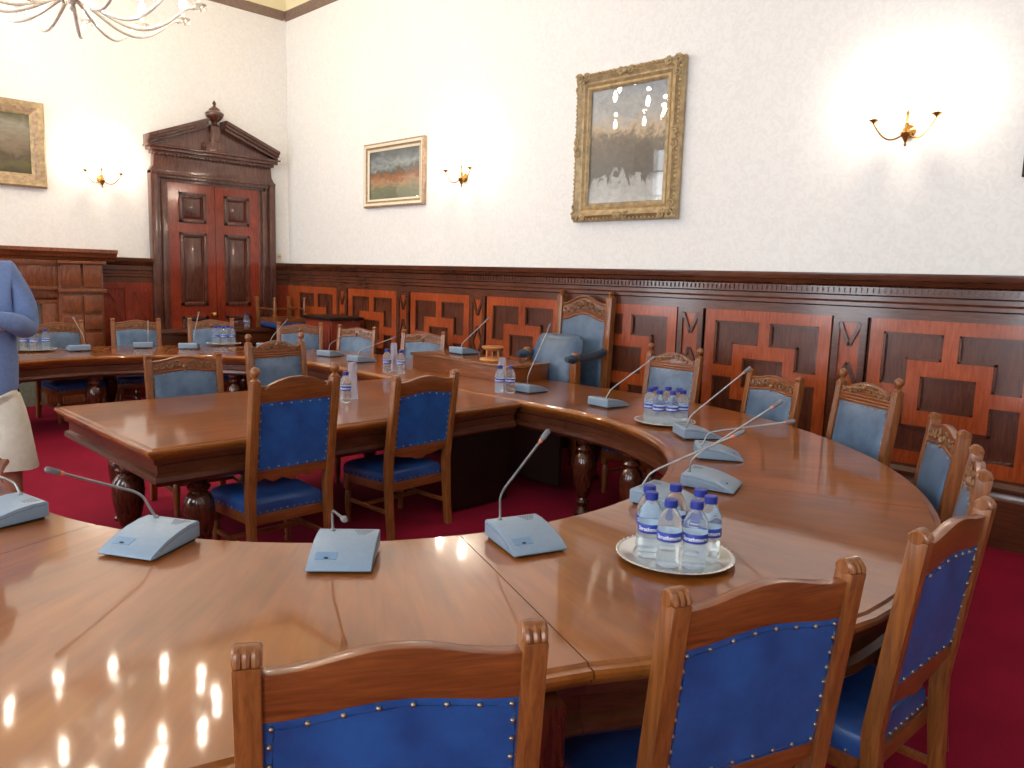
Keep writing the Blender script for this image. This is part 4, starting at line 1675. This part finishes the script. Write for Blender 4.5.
# ------------------------------------------------------------------ bottles, cups, trays
def make_bottle():
    t = thing('water_bottle', '', 'bottle', (0, 0, 0), 0, '')
    m = MB()
    m.lathe([(.026, .004), (.034, 0), (.038, .006), (.039, .02), (.037, .026), (.039, .032), (.037, .05), (.039, .056), (.037, .07), (.0385, .078), (.0385, .118), (.039, .124), (.039, .138), (.034, .158), (.024, .176), (.0165, .186), (.0155, .196)], 28)
    m.build('bottle_body', M['water'], t, ang=50)
    m = MB()
    m.lathe([(.0175, .188), (.021, .190), (.021, .211), (.0185, .214), (.010, .2145)], 20)
    m.mat = 0
    m.build('cap', M['cap'], t)
    m = MB()
    n = 32
    m.lathe([(.0390, .084), (.0396, .085), (.0396, .113), (.0390, .114)], n, close=False)
    lb = m.build('label_band', M['label'], t)
    lb['label'] = 'blue label with white lettering'
    cu = bpy.data.curves.new('label_text', 'FONT')
    cu.body = 'Strathmore'
    cu.size = .0185
    cu.align_x = 'CENTER'
    cu.offset = .0004
    cu.resolution_u = 2
    to = bpy.data.objects.new('label_text', cu)
    COL.objects.link(to)
    dg = bpy.context.evaluated_depsgraph_get()
    me = bpy.data.meshes.new_from_object(to.evaluated_get(dg))
    COL.objects.unlink(to)
    bpy.data.objects.remove(to)
    bm = bmesh.new()
    bm.from_mesh(me)
    bmesh.ops.subdivide_edges(bm, edges=[e for e in bm.edges if e.calc_length() > .004], cuts=2)
    for v in bm.verts:      # wrap round the bottle, facing -y
        th = v.co.x / .0398 - PI / 2
        z = .0925 + v.co.y
        v.co = (.0400 * math.cos(th), .0400 * math.sin(th), z)
    bm.to_mesh(me)
    bm.free()
    me.materials.append(M['white'])
    o = bpy.data.objects.new('label_text', me)
    COL.objects.link(o)
    o.parent = lb
    return t


def make_cups():
    m = MB()
    prof = []
    z = 0.0
    prof = [(.036, .002)]
    for k in range(14):       # rims of the nested upside-down cups
        r = .041 - .0012 * k * .6
        prof += [(r, z), (r + .002, z + .003), (r, z + .006), (r - .0015, z + .011)]
        z += .0125
    prof += [(.030, z + .06), (.026, z + .085), (.022, z + .087), (.004, z + .086)]
    m.lathe(prof, 24)
    return m.build('cup_stack', M['cups'], None, ang=50)


bottle0 = make_bottle()
first = True


def put_bottle(x, y, z, label, group, face=None):
    global first
    o = bottle0 if first else copy_tree(bottle0)
    first = False
    ang = math.atan2(-y, -x) + PI / 2 if face is None else face
    o.location = (x, y, z)
    o.rotation_euler = (0, 0, ang)
    o['label'] = label
    o['group'] = group
    return o


cups0 = tag(make_cups(), '', 'cups')
firstc = True


def put_cups(x, y, z, label):
    global firstc
    o = cups0 if firstc else cups0.copy()
    if not firstc:
        COL.objects.link(o)
    firstc = False
    o.location = (x, y, z)
    o['label'] = label
    o['group'] = 'stacks of clear plastic cups'


tray0 = None


def put_tray(x, y, label):
    global tray0
    if tray0 is None:
        m = MB()
        m.lathe([(.125, .0), (.14, .002), (.148, .006), (.18, .014), (.19, .016), (.193, .019), (.189, .021), (.178, .019), (.147, .011), (.138, .008), (.10, .0075)], 56)
        tray0 = m.build('tray', M['tray'], None, ang=50)
        tray0['category'] = 'tray'
        o = tray0
        rm = MB()
        for k in range(48):
            a = 2 * PI * k / 48
            rm.ball((.190 * math.cos(a), .190 * math.sin(a), .0195), .0042, 6)
        rm.build('beaded_rim', M['tray'], tray0)
    else:
        o = copy_tree(tray0)
    o.location = (x, y, TH)
    o['label'] = label
    o['group'] = 'round silver trays'


ZT = TH + .0105
rows6 = []
TR = [((-1.334, 2.127), 'near', 'tray of bottles nearest the camera'),
      ((-2.75, 4.17), 'far right', 'tray before the chair beside the armchair'),
      ((-8.95, 4.10), 'far middle', 'far tray in front of the door'),
      ((-9.14, 2.17), 'far left', 'far tray beside the standing person')]
put_tray(*TR[0][0], 'round silver tray of bottles nearest the camera')
put_tray(*TR[1][0], 'round silver tray of bottles in front of the ball-finial chair by the armchair')
put_tray(*TR[2][0], 'round silver tray of bottles on the far table in front of the door')
put_tray(*TR[3][0], 'round silver tray of bottles on the far table next to the standing person')


def view_basis(x, y):
    L = math.hypot(x, y)
    vx, vy = x / L, y / L            # away from the camera
    return (vy, -vx), (vx, vy)       # right, away


def tray_bottles(c, where, spots, cups=None):
    r_, v_ = view_basis(*c)
    for dx, dy, pos in spots:
        dx, dy = dx * .95, dy * .95
        x, y = c[0] + r_[0] * dx + v_[0] * dy, c[1] + r_[1] * dx + v_[1] * dy
        put_bottle(x, y, ZT, 'blue-capped water bottle, %s on the %s' % (pos, where), 'water bottles on the trays')
    if cups:
        dx, dy = cups
        put_cups(c[0] + r_[0] * dx + v_[0] * dy, c[1] + r_[1] * dx + v_[1] * dy, ZT, 'stack of clear plastic cups among the bottles on the %s' % where)


tray_bottles(TR[0][0], TR[0][2], [(-.10, .055, 'back left'), (-.088, -.03, 'front left'), (-.01, .105, 'rear middle'), (-.022, -.10, 'front middle'), (.062, -.09, 'front right'), (.075, .065, 'back right'), (.108, -.012, 'rightmost')])
tray_bottles(TR[1][0], TR[1][2], [(-.106, .0, 'leftmost'), (-.078, .085, 'back left'), (-.045, -.09, 'front left'), (.012, .104, 'rear middle'), (.042, -.09, 'front right'), (.084, .06, 'back right'), (.11, -.022, 'rightmost')])
tray_bottles(TR[2][0], TR[2][2], [(-.098, -.03, 'left'), (-.0, -.06, 'middle'), (.098, -.03, 'right'), (-.05, .07, 'back left'), (.05, .07, 'back right')])
tray_bottles(TR[3][0], TR[3][2], [(-.10, .0, 'left'), (-.01, -.05, 'middle'), (.10, -.0, 'right')])
for x, y, lab in ((-4.60, 2.98, 'single water bottle on the centre table nearest the chairs'), (-5.80, 4.20, 'left bottle of the pair left of the raised ledge'), (-5.67, 4.26, 'right bottle of the pair left of the raised ledge'),
                  (-4.31, 4.20, 'left bottle of the pair in front of the raised ledge'), (-4.255, 4.265, 'right bottle of the pair in front of the raised ledge')):
    put_bottle(x, y, TH, lab, 'loose water bottles on the tables')
put_bottle(-10.05, 4.93, .86, 'water bottle standing alone on the side table by the door', 'loose water bottles on the tables')
put_cups(-4.70, 3.10, TH, 'stack of clear plastic cups behind the single bottle on the centre table')
put_cups(-5.86, 4.32, TH, 'stack of clear plastic cups behind the two bottles left of the raised ledge')
put_cups(-4.40, 4.31, TH, 'stack of clear plastic cups behind the two bottles at the raised ledge')

# turned wooden stand on the ledge
ws = thing('wooden_stand', 'small pale turned wooden stand with a round top on the raised ledge', 'stand', (-5.06, 4.83, .91))
m = MB()
m.lathe([(.115, 0), (.12, .006), (.112, .016), (.08, .024), (.03, .028)], 28)
m.build('foot', M['light_wood'], ws)
m = MB()
for k in range(3):
    a = k * 2 * PI / 3 + .3
    m.tube([(.06 * math.cos(a), .06 * math.sin(a), .022), (.06 * math.cos(a), .06 * math.sin(a), .10)], .008, 8)
m.build('pillars', M['light_wood'], ws)
m = MB()
m.lathe([(.04, .085), (.075, .095), (.098, .112), (.10, .122), (.095, .127), (.02, .125)], 28)
m.build('stand_top', M['light_wood'], ws)

# ------------------------------------------------------------------ person at the left edge
def skin_mesh(name, verts, edges, radii, mat, parent, root=0, sub=2):
    me = bpy.data.meshes.new(name)
    me.from_pydata(verts, edges, [])
    o = bpy.data.objects.new(name, me)
    COL.objects.link(o)
    o.modifiers.new('skin', 'SKIN').use_smooth_shade = True
    sv = me.skin_vertices[0].data
    for i, r in enumerate(radii):
        sv[i].radius = r if hasattr(r, '__len__') else (r, r)
        sv[i].use_root = i == root
    s = o.modifiers.new('sub', 'SUBSURF')
    s.levels = s.render_levels = sub
    bpy.context.view_layer.update()
    dg = bpy.context.evaluated_depsgraph_get()
    me2 = bpy.data.meshes.new_from_object(o.evaluated_get(dg))
    bpy.data.objects.remove(o)
    me2.materials.clear()
    me2.materials.append(mat)
    for p in me2.polygons:
        p.use_smooth = True
    o2 = bpy.data.objects.new(name, me2)
    COL.objects.link(o2)
    if parent:
        o2.parent = parent
    return o2


def merge_meshes(name, objs, mat, parent):
    bm = bmesh.new()
    for o in objs:
        bm.from_mesh(o.data)
    me = bpy.data.meshes.new(name)
    bm.to_mesh(me)
    bm.free()
    me.materials.append(mat)
    for p in me.polygons:
        p.use_smooth = True
    for o in objs:
        bpy.data.objects.remove(o)
    o2 = bpy.data.objects.new(name, me)
    COL.objects.link(o2)
    if parent:
        o2.parent = parent
    return o2


pe = thing('person', 'person in a blue jumper and off-white shorts standing with folded arms at the left edge', 'person', (-4.99, .905, 0), R(-101) + PI)
pe.scale = (1.03, 1.03, 1.04)
# figure faces -y locally; x = its own left is +x when facing -y
H = 1.98
V, Ed, Rd = [], [], []


def jv(p, r, prev=None):
    V.append(p)
    Rd.append(r)
    if prev is not None:
        Ed.append((prev, len(V) - 1))
    return len(V) - 1


pel = jv((0, 0, 1.00), (.12, .09))
wa = jv((0, .0, 1.16), (.12, .08), pel)
chs = jv((0, .0, 1.38), (.13, .085), wa)
ns = jv((0, .01, 1.57), (.08, .06), chs)
nk = jv((0, .005, 1.66), .058, ns)
hd = jv((0, -.015, 1.76), (.078, .09), nk)
ht_ = jv((0, -.01, 1.88), (.078, .095), hd)
for s in (-1, 1):
    hp = jv((s * .10, 0, .93), .085, pel)
    kn = jv((s * .115, -.01, .53), .062, hp)
    cf = jv((s * .118, .015, .36), .060, kn)
    an = jv((s * .12, .02, .10), .040, cf)
    he = jv((s * .12, .03, .05), .038, an)
    to = jv((s * .135, -.13, .035), .035, he)
    sh = jv((s * .165, .01, 1.53), .045, chs)
    el = jv((s * .235, -.04, 1.25), .036, sh)
    wr = jv((s * .04, -.215 - .02 * s, 1.29 + .03 * s), .030, el)
    pl = jv((s * -.05, -.215 - .02 * s, 1.32 + .03 * s), (.022, .042), wr)
body = skin_mesh('body_core', V, Ed, Rd, M['skin'], None, 0)
parts = [body]
for s in (-1, 1):      # fingers laid over the other arm, and a thumb
    base = Vector((s * -.06, -.225 - .02 * s, 1.32 + .03 * s))
    for k, (dz, L) in enumerate(((.032, .075), (.012, .085), (-.010, .08), (-.030, .065))):
        p0 = base + Vector((0, 0, dz))
        p1 = p0 + Vector((-s * L * .45, -.012, .004))
        p2 = p1 + Vector((-s * L * .33, .008, -.002))
        p3 = p2 + Vector((-s * L * .25, .016, -.004))
        parts.append(skin_mesh('finger', [tuple(p) for p in (p0, p1, p2, p3)], [(0, 1), (1, 2), (2, 3)], [.0105, .0095, .009, .0075], M['skin'], None, 0, 1))
    p0 = base + Vector((s * .05, -.01, .035))
    p1 = p0 + Vector((-s * .03, -.008, .03))
    p2 = p1 + Vector((-s * .025, 0, .02))
    parts.append(skin_mesh('thumb', [tuple(p) for p in (p0, p1, p2)], [(0, 1), (1, 2)], [.013, .011, .009], M['skin'], None, 0, 1))
m = MB()
m.M = Matrix.Translation((0, -.108, 1.775))
m.rings([[(-.008, 0, .04), (.008, 0, .04), (.006, .03, .04), (-.006, .03, .04)], [(-.013, -.022, -.005), (.013, -.022, -.005), (.015, .03, -.005), (-.015, .03, -.005)], [(-.014, -.01, -.018), (.014, -.01, -.018), (.012, .03, -.018), (-.012, .03, -.018)]])
m.M = Matrix.Identity(4)
for s in (-1, 1):
    m.ball((s * .086, .01, 1.785), .026, 10, 1.3)
parts.append(m.build('face', M['skin'], None, bevel=.004))
bodyo = merge_meshes('body', parts, M['skin'], pe)
m = MB()
for s in (-1, 1):
    m.ball((s * .033, -.098, 1.81), .011, 10)
m.build('eyes', M['iron'], pe)
m = MB()
m.rings([[(-.026, -.105, 1.728), (.026, -.105, 1.728), (.022, -.085, 1.728), (-.022, -.085, 1.728)], [(-.02, -.110, 1.736), (.02, -.110, 1.736), (.018, -.085, 1.738), (-.018, -.085, 1.738)]])
m.build('mouth', M['red_ring'], pe)
m = MB()
m.M = Matrix.Translation((0, .012, 1.845))
loops = []
for j in range(9):
    v = j / 8
    z = -.06 + .165 * v
    r = .098 * math.sqrt(max(.02, 1 - max(0, (v - .25) / .78) ** 2))
    loops.append([(r * math.cos(2 * PI * k / 20) * .95, (r * 1.12 * math.sin(2 * PI * k / 20)) + (.028 if math.sin(2 * PI * k / 20) < 0 and v < .55 else 0), z + .006 * math.sin(k * 2.3)) for k in range(20)])
m.rings(loops)
m.build('hair', M['hair'], pe, ang=80)
# jumper
V, Ed, Rd = [], [], []
hem = jv((0, 0, .86), (.19, .13))
pel = jv((0, 0, .97), (.20, .135), hem)
wa = jv((0, .0, 1.16), (.20, .13), pel)
chs = jv((0, .0, 1.38), (.215, .135), wa)
ns = jv((0, .012, 1.575), (.13, .095), chs)
for s in (-1, 1):
    sh = jv((s * .175, .01, 1.55), .084, chs)
    ua = jv((s * .215, -.0, 1.40), .076, sh)
    el = jv((s * .228, -.04, 1.24), .066, ua)
    fa = jv((s * .18, -.15 - .01 * s, 1.275 + .015 * s), .058, el)
    wr = jv((s * .055, -.21 - .02 * s, 1.288 + .03 * s), .044, fa)
skin_mesh('jumper', V, Ed, Rd, M['shirt'], pe, 0)
V, Ed, Rd = [], [], []
pel = jv((0, 0, 1.0), (.155, .115))
for s in (-1, 1):
    hp = jv((s * .09, 0, .88), .10, pel)
    th_ = jv((s * .108, -.003, .74), .09, hp)
hips = skin_mesh('hips', V, Ed, Rd, M['shorts'], None, 0)
pc = [hips]
for s in (-1, 1):
    m = MB()
    lp = []
    for z, a, b in ((.90, .080, .085), (.82, .098, .103), (.74, .108, .112), (.62, .118, .118), (.50, .128, .124), (.50, .118, .114), (.60, .10, .10)):
        lp.append([(s * (.108 + (.84 - z) * .05) + a * math.cos(2 * PI * k / 24), -.003 + b * math.sin(2 * PI * k / 24), z + .004 * math.sin(3 * 2 * PI * k / 24)) for k in range(24)])
    m.rings(lp)
    pc.append(m.build('leg', M['shorts'], None, ang=60))
merge_meshes('shorts', pc, M['shorts'], pe)
for s in (-1, 1):
    skin_mesh('shoe', [(s * .12, .05, .045), (s * .125, -.06, .045), (s * .14, -.16, .035)], [(0, 1), (1, 2)], [(.05, .044), (.05, .04), (.04, .03)], M['shoe'], pe, 0)
